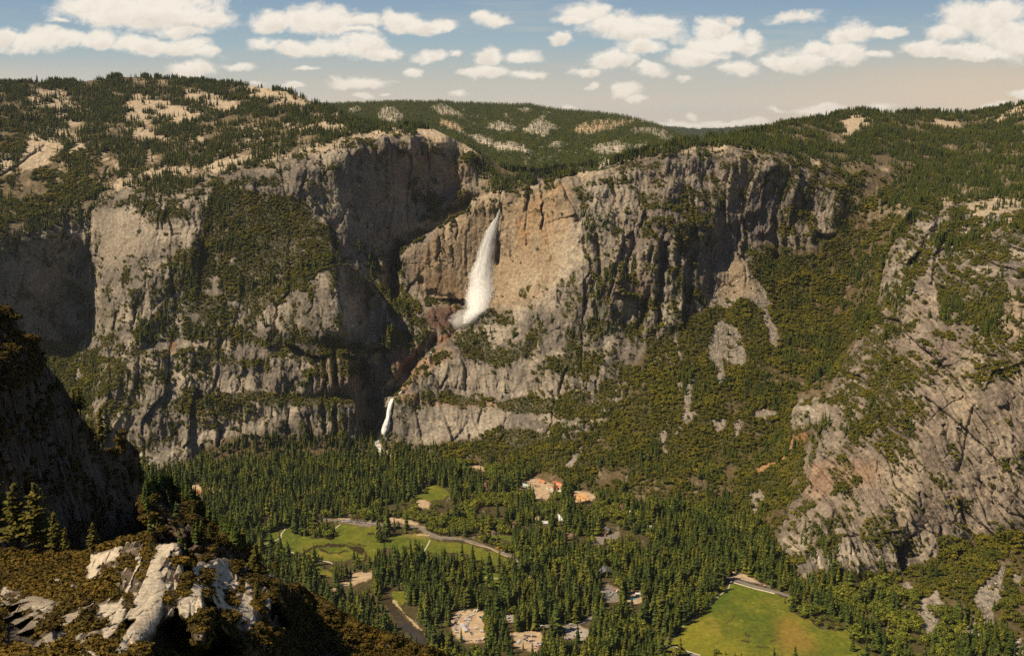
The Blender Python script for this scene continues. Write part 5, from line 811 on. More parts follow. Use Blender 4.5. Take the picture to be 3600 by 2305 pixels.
    cc = lin((198, 186, 172)) + (lin((250, 241, 226)) - lin((198, 186, 172))) * (lit ** .8)[..., None]
    far = (ss(180, 420, PY) * .35)[..., None]; cc = cc * (1 - far) + lin((232, 214, 190)) * far
    col = base + (cc - base) * (dens * .97)[..., None]
    R = 70000.; me = mesh_grid('sky', np.stack([dx * R, dy * R, dz * R], -1).reshape(-1, 3), nx, ny); setcol(me, col.astype(np.float32))
    m = bpy.data.materials.new('sky_light'); m.use_nodes = True; N = m.node_tree.nodes; L = m.node_tree.links; N.clear(); e = N.new('ShaderNodeEmission'); a = N.new('ShaderNodeAttribute'); a.attribute_name = 'Col'; o = N.new('ShaderNodeOutputMaterial'); e.inputs['Strength'].default_value = SKY_E; L.new(a.outputs['Color'], e.inputs['Color']); L.new(e.outputs[0], o.inputs['Surface'])
    try: m.cycles.emission_sampling = 'NONE'
    except Exception: pass
    link('sky', me, m, kind='structure', label='blue sky with scattered white cumulus clouds above the hills')
EXPO = 0.2; SKY_E = 1.0 / 2 ** EXPO
sky()
# ---------- light, air, camera ----------
import mathutils
AZ, EL = math.radians(107), math.radians(52)
sv = mathutils.Vector((-math.sin(AZ) * math.cos(EL), math.cos(AZ) * math.cos(EL), math.sin(EL)))
wd = bpy.data.worlds.new('World'); bpy.context.scene.world = wd; wd.use_nodes = True; N = wd.node_tree.nodes; L = wd.node_tree.links
sk = N.new('ShaderNodeTexSky'); sk.sky_type = 'NISHITA'; sk.sun_disc = False; sk.sun_elevation = EL; sk.sun_rotation = -AZ; sk.altitude = 2200; sk.dust_density = 1.5
L.new(sk.outputs[0], N['Background'].inputs[0]); N['Background'].inputs[1].default_value = .034
s_ = bpy.data.lights.new('sun', 'SUN'); s_.energy = 5.0; s_.angle = math.radians(.5); s_.color = (1, .84, .61); so = bpy.data.objects.new('sun', s_); C.objects.link(so); so.rotation_euler = sv.to_track_quat('Z', 'Y').to_euler()
HAZE = 0.9e-5
if HAZE:
    x0, x1, y0, y1, z0, z1 = -25000, 25000, -2500, 25500, -1042, 900
    V = [(x, y, z) for z in (z0, z1) for x, y in ((x0, y0), (x1, y0), (x1, y1), (x0, y1))]
    m = bpy.data.materials.new('haze_air'); m.use_nodes = True; N = m.node_tree.nodes; N.clear(); o = N.new('ShaderNodeOutputMaterial'); pv = N.new('ShaderNodeVolumePrincipled'); pv.inputs['Color'].default_value = (.74, .80, .92, 1); pv.inputs['Density'].default_value = HAZE; pv.inputs['Anisotropy'].default_value = .2
    m.node_tree.links.new(pv.outputs[0], o.inputs['Volume']); link('haze', from_py('haze', V, [(0, 3, 2, 1), (4, 5, 6, 7), (0, 1, 5, 4), (1, 2, 6, 5), (2, 3, 7, 6), (3, 0, 4, 7)], [m]), kind='stuff')
cd = bpy.data.cameras.new('camera'); co = bpy.data.objects.new('camera', cd); C.objects.link(co); cd.sensor_width = 36; cd.lens = 35; cd.clip_start = 1; cd.clip_end = 200000; co.rotation_euler = (math.pi / 2 - PIT, 0, 0)
sc = bpy.context.scene; sc.camera = co; sc.view_settings.view_transform = 'Standard'; sc.view_settings.look = 'None'; sc.view_settings.exposure = EXPO; sc.view_settings.gamma = 1
sc.cycles.sample_clamp_indirect = 1.5; sc.cycles.max_bounces = 5; sc.cycles.diffuse_bounces = 2; sc.cycles.transparent_max_bounces = 12; sc.cycles.volume_bounces = 3; sc.cycles.use_denoising = False
# ---------- waterfalls ----------
def samp(px, py, arrs, g):
    i = np.clip(np.round((np.asarray(px) - g.x0) / g.st).astype(int), 0, g.nx - 1); j = np.clip(np.round((np.asarray(py) - g.y0) / g.st).astype(int), 0, g.ny - 1)
    return [a[j, i] for a in arrs]
def mat_fall(name, alpha_lo, alpha_hi, sx, sz):
    m, nt, b, N, L = newmat(name); b.inputs['Base Color'].default_value = (.93, .93, .92, 1); b.inputs['Roughness'].default_value = .9
    b.inputs['Subsurface Weight'].default_value = 0
    tc = N.new('ShaderNodeTexCoord'); mp = N.new('ShaderNodeMapping'); mp.inputs['Scale'].default_value = (sx, sx, sz); L.new(tc.outputs['Object'], mp.inputs['Vector'])
    n = N.new('ShaderNodeTexNoise'); n.inputs['Scale'].default_value = 1; n.inputs['Detail'].default_value = 9; n.inputs['Roughness'].default_value = .66; n.inputs['Distortion'].default_value = .5; L.new(mp.outputs[0], n.inputs['Vector'])
    at = N.new('ShaderNodeAttribute'); at.attribute_name = 'edge'; ad = N.new('ShaderNodeMath'); ad.operation = 'MULTIPLY_ADD'; L.new(at.outputs['Fac'], ad.inputs[0]); ad.inputs[1].default_value = .46; L.new(n.outputs['Fac'], ad.inputs[2])
    mr = N.new('ShaderNodeMapRange'); mr.inputs['From Min'].default_value = alpha_lo; mr.inputs['From Max'].default_value = alpha_hi; L.new(ad.outputs[0], mr.inputs['Value']); L.new(mr.outputs[0], b.inputs['Alpha'])
    tl = N.new('ShaderNodeBsdfTranslucent'); tl.inputs[0].default_value = (.9, .9, .9, 1)
    return m
def fall(name, label, rows, zk, nseg=26, sheets=3, puff=6.0, mat=None, back=0.0):
    root = link(name, None, label=label, category='waterfall'); first = True
    ox, oy, s_ = ZM[zk]; R = np.array(rows, float); ys = np.linspace(R[0, 0], R[-1, 0], 120); Lx = np.interp(ys, R[:, 0], R[:, 1]); Rx = np.interp(ys, R[:, 0], R[:, 2])
    wob = fbm(ys / 60, 0 * ys, 0 * ys, 3, .6, 700) * 6
    wall = np.array([np.percentile(samp(np.linspace(ox + Lx[q] * s_ - 6, ox + Rx[q] * s_ + 6, 9), np.full(9, oy + y * s_), [YW], G)[0], 25) for q, y in enumerate(ys)])
    wall = np.minimum.accumulate(wall); wall = np.convolve(np.pad(wall, 12, 'edge'), np.ones(25) / 25, 'valid')
    for sh in range(sheets):
        V = []; Fc = []; E = []
        for r_, y in enumerate(ys):
            py = oy + y * s_; t = np.linspace(-1, 1, nseg); px = ox + ((Lx[r_] + Rx[r_]) / 2 + wob[r_] * (sh - 1) * .5 + t * (Rx[r_] - Lx[r_]) / 2 * (1.3 - .15 * sh)) * s_
            yb = wall[r_]
            depth = yb - back - puff * (r_ / 119.) * (1 - t * t) * (.5 + .5 * sh) - 1.5 * sh - 2 + 1.5 * fbm(t * 3, np.full(nseg, r_ / 30.), np.full(nseg, sh * 3.1), 3, .6, 711)
            X_, Y_, Z_ = unproj(px, py, depth); V += list(zip(X_.tolist(), Y_.tolist(), Z_.tolist()))
            E += list((1 - np.abs(t) ** 2.6) * 1.0 - .18 * (r_ / 119.) ** 1.5 - .5 * max(0, r_ / 119. - .9) * 10 * .6)
        for r_ in range(len(ys) - 1):
            for k in range(nseg - 1): b = r_ * nseg + k; Fc.append((b, b + nseg, b + nseg + 1, b + 1))
        me = from_py('falling_water', V, Fc, [mat]); a = me.attributes.new('edge', 'FLOAT', 'POINT'); a.data.foreach_set('value', np.array(E, np.float32)); me.polygons.foreach_set('use_smooth', np.ones(len(Fc), bool))
        link('falling_water', me, parent=root)
    return root
M_f1 = mat_fall('white_falling_water', .52, 1.06, .17, .017); M_f2 = mat_fall('white_plunge', .45, .85, .14, .02)
up = fall('waterfall', 'tall upper waterfall dropping down the orange cliff into a cloud of spray', [(108, 1401, 1411), (160, 1378, 1404), (200, 1362, 1397), (260, 1318, 1388), (350, 1258, 1368), (450, 1222, 1352), (550, 1185, 1345), (650, 1160, 1328), (750, 1110, 1325), (850, 1084, 1322), (950, 1080, 1332), (1050, 1048, 1312), (1150, 1050, 1288), (1200, 1060, 1282), (1250, 1020, 1240), (1300, 1000, 1190), (1345, 985, 1150)], 'w', 34, 2, 24., M_f1, 6.)
lo = fall('waterfall', 'small lower waterfall plunging beside the dark alcove into the forest', [(1000, 550, 567), (1040, 532, 556), (1090, 521, 547), (1140, 514, 542), (1180, 496, 540), (1220, 484, 530), (1250, 478, 516)], 'e', 12, 3, 5., M_f2, 8.)
def mist(root, blobs, dens):
    m = bpy.data.materials.new('spray_mist'); m.use_nodes = True; N = m.node_tree.nodes; N.clear(); o = N.new('ShaderNodeOutputMaterial'); pv = N.new('ShaderNodeVolumePrincipled'); pv.inputs['Color'].default_value = (.97, .96, .94, 1); pv.inputs['Density'].default_value = dens; m.node_tree.links.new(pv.outputs[0], o.inputs['Volume'])
    for zk, x, y, r in blobs:
        ox, oy, s_ = ZM[zk]; px, py = ox + x * s_, oy + y * s_; Yb = samp([px], [py], [YW], G)[0][0]; X_, Y_, Z_ = unproj(px, py, Yb - r * .55)
        V, Fc = ico(2); g_ = np.array(V); n_ = 1 + .25 * fbm(g_[:, 0] * 2 + x, g_[:, 1] * 2, g_[:, 2] * 2, 3, .5, 5)
        me = from_py('mist', (g_ * n_[:, None] * r * [1, .6, .8] + [X_, Y_, Z_]).tolist(), Fc, [m]); link('mist', me, parent=root)
def ico(n):
    t = (1 + 5 ** .5) / 2; V = [(-1, t, 0), (1, t, 0), (-1, -t, 0), (1, -t, 0), (0, -1, t), (0, 1, t), (0, -1, -t), (0, 1, -t), (t, 0, -1), (t, 0, 1), (-t, 0, -1), (-t, 0, 1)]
    Fc = [(0, 11, 5), (0, 5, 1), (0, 1, 7), (0, 7, 10), (0, 10, 11), (1, 5, 9), (5, 11, 4), (11, 10, 2), (10, 7, 6), (7, 1, 8), (3, 9, 4), (3, 4, 2), (3, 2, 6), (3, 6, 8), (3, 8, 9), (4, 9, 5), (2, 4, 11), (6, 2, 10), (8, 6, 7), (9, 8, 1)]
    V = [tuple(np.array(v) / np.linalg.norm(v)) for v in V]
    for _ in range(n):
        c = {}; F2 = []
        def mid(a, b):
            k = (min(a, b), max(a, b))
            if k not in c: p = np.array(V[a]) + np.array(V[b]); V.append(tuple(p / np.linalg.norm(p))); c[k] = len(V) - 1
            return c[k]
        for a, b, d in Fc: ab, bd, da = mid(a, b), mid(b, d), mid(d, a); F2 += [(a, ab, da), (b, bd, ab), (d, da, bd), (ab, bd, da)]
        Fc = F2
    return V, Fc
mist(up, [('w', 1000, 1330, 34), ('w', 960, 1360, 26), ('w', 1080, 1260, 30), ('w', 1120, 1100, 24), ('w', 1060, 1190, 26), ('w', 930, 1290, 24), ('w', 880, 1330, 16), ('w', 1130, 1000, 24), ('w', 1010, 1260, 30), ('w', 1180, 1200, 20), ('w', 1150, 900, 18)], .035); mist(lo, [('e', 490, 1235, 16), ('e', 470, 1250, 12)], .03)
def rapids(spec, w, label, mat, g=G):
    p = pl(spec); n = 40; seg = np.linspace(0, len(p) - 1, n); px = np.interp(seg, range(len(p)), p[:, 0]); py = np.interp(seg, range(len(p)), p[:, 1]); ww = w * (1 + .45 * fbm(seg * 3, 0 * seg, 0 * seg, 3, .6, 33))
    V = []; Fc = []
    for k in range(n):
        for t in (-1, -.4, .2, 1):
            qx = px[k] + t * ww[k]; Yb = samp([qx], [py[k]], [YW], G)[0][0]; v = unproj(qx, py[k], Yb - 2.5 - 1.0 * (1 - abs(t))); V.append(tuple(float(a) for a in v))
    for k in range(n - 1):
        for t in range(3): b = k * 4 + t; Fc.append((b, b + 4, b + 5, b + 1))
    return link('stream', from_py('stream', V, Fc, [mat]), kind='structure', label=label)
M_rap = mat_plain('white_rapids', (.78, .77, .74), .6, .35, .12)
rapids('e:975,553 1000,535 1040,512 1095,492', 3.2, 'white rapids running away from the foot of the upper waterfall', M_rap); rapids('e:604,968 618,956 632,944', 3, 'white water just above the lower waterfall', M_rap)
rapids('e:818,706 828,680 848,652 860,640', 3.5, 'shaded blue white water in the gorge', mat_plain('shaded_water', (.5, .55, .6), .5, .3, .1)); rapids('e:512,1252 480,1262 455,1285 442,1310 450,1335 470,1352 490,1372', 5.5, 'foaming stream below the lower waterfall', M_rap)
rapids('e:500,1385 520,1400 528,1408', 3, 'foaming stream entering the forest', M_rap)

# ---------- boulders and pines of the near ridge ----------
ZM.update(dict(A=(250, 1850, .518), B=(0, 1850, .518), D=(420, 1500, .5238), E=(700, 1850, .518)))
M_bld = mat_ground('boulder_granite', 2.2, .8, .12, .4)
def rock_mesh(rg, n=3, el=(1, .8, .8), pointy=0):
    V, Fc = ico(n); V = np.array(V) * el
    for _ in range(16):
        d = rg.normal(size=3); d /= np.linalg.norm(d); k = rg.uniform(.50, .82) * np.linalg.norm(d * el); s_ = np.maximum(0, V @ d - k); V -= s_[:, None] * d
    if pointy: V[:, :2] *= (1 - pointy * np.clip(V[:, 2:3], 0, 1)); V[:, 2] *= 1.35
    V += .035 * np.stack([fbm(V[:, 0] * 3, V[:, 1] * 3, V[:, 2] * 3, 3, .6, q) for q in (1, 2, 3)], -1)
    me = from_py('boulder', V.tolist(), Fc, [M_bld]); nn = fbm(V[:, 0] * 2, V[:, 1] * 2, V[:, 2] * 2, 3, .6, 9)
    c = np.float32([.46, .39, .30]) * (1 + .5 * nn)[:, None] * rg.uniform(.55, 1.05); c[nn < -.25] *= .6; setcol(me, c.astype(np.float32)); return me
rgk = np.random.default_rng(21)
DESC = ['rounded', 'blocky', 'cracked', 'leaning', 'flat topped', 'jagged', 'smooth', 'angular']
def hint(px, py):
    H = [('beside the tip of the near ridge top', 620, 1920), ('above the long pale slab', 600, 2030), ('left of the long pale slab', 440, 2060), ('in the brush at far left', 60, 2080), ('in the brush slope left of the slabs', 220, 2060), ('on the ridge terrace right of the dark chasm', 830, 2070), ('next to the lone pine on the terrace', 900, 2030), ('among the rubble at the front of the terrace', 820, 2140), ('at the drop at the right end of the terrace', 945, 2130), ('low in the brush slope on the right', 1150, 2220), ('below the second slab near the bottom edge', 720, 2230), ('on the dark rocky spur', 560, 1800), ('near the lower left corner', 120, 2180), ('at the terrace crest', 760, 1985)]
    return min(H, key=lambda q: (q[1] - px) ** 2 + (q[2] - py) ** 2)[0]
used = {}; cur = 'A'; nb = 0
SIZ = lambda w: 'huge' if w > 32 else 'large' if w > 20 else 'middling' if w > 12 else 'small'
for tok in BK.split():
    if ':' in tok: cur, tok = tok.split(':')
    x, y, w, hh = [float(v) for v in tok.split(',')]; ox, oy, s_ = ZM[cur]; px, py = ox + x * s_, oy + y * s_; w *= s_; hh *= s_
    Yb = samp([px], [py + hh * .5], [FY], F)[0][0]
    if Yb > 1500: continue
    Yb -= w * .30 * Yb / FL; X_, Y_, Z_ = unproj(px, py, Yb); k = Yb / FL; pt = .45 if (cur == 'E' and x in (480, 555)) else 0
    me = rock_mesh(rgk, 3, (1, .85, 1)); o = link('boulder', me); 
    if pt: pass
    o.location = (X_, Y_, Z_); o.scale = (w * .62 * k, w * .5 * k, hh * .62 * k); o.rotation_euler = (rgk.normal(0, .12), rgk.normal(.15, .15), 0)
    o['category'] = 'boulder'; d = DESC[nb % 8]; lb = f"{SIZ(w)} {d} granite boulder {hint(px, py)}"; nb += 1
    used[lb] = used.get(lb, 0) + 1
    if used[lb] > 1: lb = f"{SIZ(w)} {DESC[(nb + 3) % 8]} {'tall' if hh > w else 'wide'} {'grey' if nb % 2 else 'pale'} boulder {hint(px, py)}"
    o['label'] = lb; o['group'] = 'boulders on the near rocky ridge'
def pine_parts(rg, nbr=52, full=1.0, droop=.12):
    V = []; Fc = []
    for k in range(nbr):
        t = (k + rg.random()) / nbr; z = .16 + .82 * t; R = (.24 * (1 - t) ** .7 + .015) * rg.uniform(.55, 1.2) * full * (.75 if t < .15 else 1); a = k * 2.4 + rg.normal(0, .3); ca, sa = math.cos(a), math.sin(a)
        npd = max(4, int(15 * R / .2))
        for q in range(npd):
            f = (q + 1) / npd; r = R * f; side = rg.normal(0, .16) * R * (1.2 - f * .5); zz = z + R * .25 * f - droop * r * f * 1.6 + rg.normal(0, .006); s_ = .022 * rg.uniform(.7, 1.5) + .02 * R
            c = np.array([r * ca - side * sa, r * sa + side * ca, zz]); nn = np.array([rg.normal(0, .35), rg.normal(0, .35), 1]); nn /= np.linalg.norm(nn); u = np.cross(nn, [ca, sa, .1]); u /= np.linalg.norm(u); v = np.cross(nn, u); b = len(V)
            for sx, sy in ((-1, -.3), (.1, -1), (1, .2), (-.2, 1)): V.append(tuple(c + u * sx * s_ + v * sy * s_ * 1.2 + nn * (rg.normal(0, .003))))
            Fc += [(b, b + 1, b + 2), (b, b + 2, b + 3)]
    Vt = []; Ft = []; tube(Vt, Ft, [(0, 0, -.05), (.003, 0, .3), (-.002, .002, .65), (0, 0, .99)], [.022, .017, .010, .002], 7); Vb = []; Fb = []
    for k in range(26):
        t = k / 26; z = .14 + .8 * t; R = .2 * (1 - t) ** .7 * rg.uniform(.6, 1); a = k * 2.4; tube(Vb, Fb, [(0, 0, z), (R * math.cos(a), R * math.sin(a), z + R * .1)], [.004, .001], 3)
    return (V, Fc), (Vt, Ft), (Vb, Fb)
pv = []
for k in range(4):
    a_, b_, c_ = pine_parts(rgk, 74, (1, .8, 1.2, .7)[k]); pv.append((merged('needles', [a_, c_], [M_pin, M_bark]), from_py('trunk', *b_, [M_bark])))
M_pd = mat_foliage('shaded_pine_needles', (.05, .055, .008), (.07, .07, .010), (.09, .085, .012))
PN = [('h:0,790', 320, 0, 'tallest pine cut by the left edge of the picture'), ('h:140,800', 278, 2, 'broad yellow green pine, second from the left edge'), ('h:285,800', 272, 0, 'tall pine right of the broad one at the left'), ('h:400,815', 172, 1, 'shorter pine right of the two tall ones'), ('h:470,815', 110, 3, 'small dark pine in the gap right of the tall pines'),
 ('h:662,808', 122, 0, 'isolated pointed fir in front of the dark cliff'), ('h:565,812', 66, 3, 'smallest fir left of the isolated pointed fir'), ('h:1805,940', 118, 2, 'lone full pine on the terrace crest'), ('h:1945,930', 62, 2, 'orange green pine behind the two pointed rocks'), ('h:1808,1150', 92, 3, 'thin half bare pine below the lone full pine'),
 ('k:485,690', 104, 2, 'dark pine on the skyline of the dark cliff'), ('k:445,650', 70, 1, 'small pine left of the dark skyline pine'), ('k:620,880', 145, 0, 'golden pine beside the bare trunk on the cliff edge'), ('k:662,875', 112, 2, 'golden bushy pine right of the bare trunk'), ('k:555,860', 90, 1, 'low golden pine left of the bare trunk'),
 ('k:45,130', 40, 2, 'bushy pine on top of the dark cliff'), ('k:350,560', 62, 2, 'low pine leaning on the dark cliff skyline'), ('k:800,1120', 85, 2, 'pine below the second dark cliff'), ('k:850,1120', 80, 0, 'pine standing just right of the cliff foot'), ('k:900,1130', 70, 3, 'slim pine right of the cliff foot pair'),
 ('k:925,1310', 95, 0, 'dark pine on the rocky spur front'), ('h:1020,300', 0, 0, ''), ('D:190,400', 66, 2, 'pine on the spur crest left part'), ('D:300,380', 50, 1, 'small pine on the spur crest'), ('D:430,540', 60, 3, 'pine right of the spur cliff top'), ('D:500,600', 55, 0, 'pine halfway down the spur'), ('D:560,790', 92, 0, 'tall dark pine low on the spur'), ('D:500,770', 70, 1, 'dark pine left of the tall one low on the spur'), ('D:610,760', 66, 2, 'pine at the right end of the spur'), ('D:660,800', 50, 3, 'small pine at the bottom right of the spur'),
 ('D:90,350', 58, 2, 'yellow pine under the cliff shoulder'), ('D:870,860', 60, 0, 'pine peeking over the terrace edge'), ('D:210,830', 44, 2, 'bushy little pine on the near knoll top'), ('D:20,790', 26, 2, 'yellow bush pine on the near knoll left'), ('A:525,110', 32, 2, 'round topped dwarf pine on the knoll crest'), ('A:625,515', 26, 1, 'tiny pine growing from the long slab')]
for sp, hp, kv, lb in PN:
    if hp == 0: continue
    px, py = pl(sp)[0]; py += 10 if sp[0] in 'h' else 3; Yb = samp([px], [py], [FY], F)[0][0]
    if Yb > 1500: Yb = samp([px - 14], [py + 12], [FY], F)[0][0]
    if Yb > 1500: continue
    X_, Y_, Z_ = unproj(px, py, Yb); hm_ = hp * Yb / FL * 1.0; r = link('pine_tree', None, label=lb, category='pine', group='pines on the near ridge and dark cliff'); r.location = (X_, Y_, Z_); r.scale = (hm_ * 1.05,) * 2 + (hm_,); r.rotation_euler = (0, 0, rgk.random() * 6)
    for nm, me in zip(('crown', 'trunk'), pv[kv]): link(nm, me, parent=r)
def snag(sp, hp, lb):
    px, py = pl(sp)[0]; Yb = min(samp([px], [py], [FY], F)[0][0], 480); X_, Y_, Z_ = unproj(px, py, Yb); hm_ = hp * Yb / FL; V = []; Fc = []; tube(V, Fc, [(0, 0, -.03), (.01, 0, .5), (0, 0, 1)], [.016, .012, .003], 6)
    for k in range(22): z = .25 + .7 * k / 22; R = .07 * (1.1 - z) + .02; a = k * 2.4; tube(V, Fc, [(0, 0, z), (R * math.cos(a), R * math.sin(a), z - .02)], [.004, .001], 3)
    r = link('dead_tree', None, label=lb, category='dead tree'); r.location = (X_, Y_, Z_); r.scale = (hm_,) * 3; mt = mat_plain('grey_deadwood', (.22, .16, .11), .9, .3, 2); link('trunk', from_py('trunk', V, Fc, [mt]), parent=r)
snag('k:582,892', 165, 'bare standing trunk on the edge of the dark cliff'); snag('E:625,552', 104, 'thin dead snag on the brush slope right of the pointed rocks')
# conifers of the rocky spur
m_ = (LF == 2); Ps, px_, py_, _ = scatter(F, FX, FY, FZ, np.where(m_, .35 * ss(-.1, .3, fq - .6), 0).astype(np.float32) + np.where(m_, .06, 0), 4.4, m_); hh_ = np.clip(rng.normal(6, 1.8, len(Ps)), 2.5, 10)
# ---------- buildings ----------
def prism(V, Fc, poly, z0, z1):
    b = len(V); n = len(poly)
    for z in (z0, z1): V += [(p[0], p[1], z) for p in poly]
    for k in range(n): Fc.append((b + k, b + (k + 1) % n, b + n + (k + 1) % n, b + n + k))
    return b + n
M_gl = mat_plain('dark_window', (.03, .035, .04), .2, .1, 1)
for nm, sp, ht, rc, wc, gable, lb, cat in BLD:
    p = pl(sp); X_, Y_, Z_ = at_floor(p[:, 0], p[:, 1], FLOOR + ht); P = np.stack([X_, Y_], -1)
    if np.cross(P[1] - P[0], P[2] - P[0]) < 0: P = P[::-1]
    kind = {'building': 'building', 'shed': 'shed', 'greenhouse': 'greenhouse', 'house': 'house', 'tent': 'tent', 'lodge': 'lodge', 'cabin': 'cabin', 'canopy': 'canopy', 'hut': 'hut'}[cat]
    root = link(kind, None, label=lb, category=cat); c = P.mean(0); root.location = (c[0], c[1], FLOOR); P = P - c
    if nm == 'cab': root['group'] = 'small orange roofed cabins'
    mw = mat_plain(nm + '_wall', wc, .9, .15, .3); mr = mat_plain(nm + '_roof', rc, .7, .12, .15)
    V = []; Fc = []; b = prism(V, Fc, P * .96, -.3, ht - .4); link('wall', from_py('wall', V, Fc, [mw]), parent=root)
    V = []; Fc = []; n = len(P)
    if not gable:
        b = prism(V, Fc, P, ht - .4, ht + .2); Fc.append(tuple(range(b, b + n))); Fc.append(tuple(range(n))[::-1]); link('roof', from_py('roof', V, Fc, [mr]), parent=root)
        if nm in ('tan', 'cream'):
            for t in ((.1, .2), (.05, -.3)):
                V = []; Fc = []; q = P[0] * t[0] + P[1] * t[1]; b = prism(V, Fc, q + np.array([(-2, -1.5), (2, -1.5), (2, 1.5), (-2, 1.5)]), ht + .2, ht + 1.6); Fc.append((b, b + 1, b + 2, b + 3)); link('roof_vent', from_py('roof_vent', V, Fc, [mat_plain('vent', (.2, .15, .1))]), parent=root)
    else:
        l0 = np.linalg.norm(P[1] - P[0]); l1 = np.linalg.norm(P[2] - P[1]); 
        if l0 < l1: P = np.roll(P, -1, axis=0); l0, l1 = l1, l0
        rh = l1 * (.28 if nm != 'tent' else .45); m0 = (P[0] + P[3]) / 2; m1 = (P[1] + P[2]) / 2; e = [(x, y, ht - .4) for x, y in P]; V = e + [(m0[0], m0[1], ht - .4 + rh), (m1[0], m1[1], ht - .4 + rh)] + [(x, y, ht - .7) for x, y in P]
        Fc = [(0, 1, 5, 4), (2, 3, 4, 5), (0, 4, 3), (1, 2, 5), (6, 9, 8, 7), (0, 6, 7, 1), (1, 7, 8, 2), (2, 8, 9, 3), (3, 9, 6, 0)]; link('roof', from_py('roof', V, Fc, [mr]), parent=root)
    # windows on the sides
    for k in range(len(P)):
        a, b2 = P[k] * .965, P[(k + 1) % len(P)] * .965; L_ = np.linalg.norm(b2 - a); d = (b2 - a) / (L_ + 1e-6); nrm = np.array([d[1], -d[0]]); nw = int(min(5, L_ // 5))
        if nrm[1] > .2: continue
        for w_ in range(nw):
            q = a + d * L_ * (w_ + .5) / nw + nrm * .06; V = []; Fc = []; prism(V, Fc, [q - d * .9, q + d * .9, q + d * .9 - nrm * .2, q - d * .9 - nrm * .2], ht * .35, ht * .65); link('window', from_py('window', V, Fc, [M_gl]), parent=root)
# swimming pool
p = pl('r:745,1352 818,1288 838,1296 792,1368'); X_, Y_, _ = at_floor(p[:, 0], p[:, 1]); c = (X_.mean(), Y_.mean()); P = np.stack([X_ - c[0], Y_ - c[1]], -1)
r = link('swimming_pool', None, label='bright blue swimming pool beside the flat white canopy', category='pool'); r.location = (c[0], c[1], FLOOR)
V = []; Fc = []; b = prism(V, Fc, P * 1.15, .2, .9); Fc.append((b, b + 1, b + 2, b + 3)); link('deck', from_py('deck', V, Fc, [mat_plain('pool_deck', (.6, .55, .48))]), parent=r); V = []; Fc = []; b = prism(V, Fc, P, .2, 1.0); Fc.append((b, b + 1, b + 2, b + 3)); link('water', from_py('water', V, Fc, [mat_plain('pool_water', (.10, .30, .42), .15, .1)]), parent=r)
# ---------- vehicles ----------
def vbox(V, Fc, ix, m, x0, x1, y0, y1, z0, z1, tx=0, ty=0):
    b = len(V); V += [(x0, y0, z0), (x1, y0, z0), (x1, y1, z0), (x0, y1, z0), (x0 + tx, y0 + ty, z1), (x1 - tx, y0 + ty, z1), (x1 - tx, y1 - ty, z1), (x0 + tx, y1 - ty, z1)]
    for f in ((0, 3, 2, 1), (4, 5, 6, 7), (0, 1, 5, 4), (1, 2, 6, 5), (2, 3, 7, 6), (3, 0, 4, 7)): Fc.append(tuple(b + q for q in f)); ix.append(m)
def wheels(V, Fc, ix, xs, w):
    for x in xs:
        for s_ in (-1, 1):
            b = len(V); n = 8
            for yy in (s_ * w, s_ * (w - .22)):
                for k in range(n): V.append((x + .36 * math.cos(k * .785), yy, .36 + .36 * math.sin(k * .785)))
            for k in range(n): Fc.append((b + k, b + (k + 1) % n, b + n + (k + 1) % n, b + n + k)); ix.append(2)
            Fc.append(tuple(range(b, b + n))); ix.append(2)
def paint_mat(nm, c): 
    m = mat_plain(nm + '_paint', c, .3, .05, .5, 0, .6); return m
M_ty = mat_plain('tyre', (.02, .02, .02))
def car(kind, col):
    V = []; Fc = []; ix = []
    if kind == 'car': vbox(V, Fc, ix, 0, -2.3, 2.3, -.95, .95, .35, .9, .08, .04); vbox(V, Fc, ix, 1, -1.6, 1.0, -.85, .85, .9, 1.40, .35, .12); vbox(V, Fc, ix, 0, -1.2, .6, -.72, .72, 1.40, 1.50, .05, .04); wheels(V, Fc, ix, (-1.45, 1.45), .95)
    elif kind == 'motorhome': vbox(V, Fc, ix, 0, -4.2, 2.7, -1.25, 1.25, .6, 3.2, .08, .05); vbox(V, Fc, ix, 0, 2.7, 4.2, -1.1, 1.1, .5, 1.6, .3, .05); vbox(V, Fc, ix, 1, 2.72, 3.4, -1.05, 1.05, 1.6, 2.4, .3, .1); vbox(V, Fc, ix, 1, -2, 1, -1.27, 1.27, 1.8, 2.3); vbox(V, Fc, ix, 0, -1, .4, -.5, .5, 3.2, 3.5); wheels(V, Fc, ix, (-2.4, 3.2), 1.2)
    elif kind == 'bus': vbox(V, Fc, ix, 0, -6, 6, -1.3, 1.3, .6, 3.2, .15, .08); vbox(V, Fc, ix, 1, -5.6, 5.6, -1.32, 1.32, 1.7, 2.5); wheels(V, Fc, ix, (-3.6, 3.8), 1.25)
    elif kind == 'truck': vbox(V, Fc, ix, 0, -3.6, 1.6, -1.2, 1.2, 1.0, 3.1); vbox(V, Fc, ix, 0, 1.8, 3.6, -1.1, 1.1, .6, 2.3, .3, .1); vbox(V, Fc, ix, 1, 2.6, 3.65, -1.0, 1.0, 1.5, 2.1); wheels(V, Fc, ix, (-2.6, -1.4, 2.7), 1.15)
    return from_py(kind, V, Fc, [col, M_gl, M_ty], ix)
COLS = dict(white=(.80, .80, .79), silver=(.45, .46, .47), black=(.03, .03, .035), red=(.45, .02, .015), blue=(.05, .10, .22), tan=(.42, .34, .24), grey=(.15, .15, .16), green=(.03, .12, .09), yellow=(.75, .38, .03), orange=(.65, .22, .05))
MV = {}
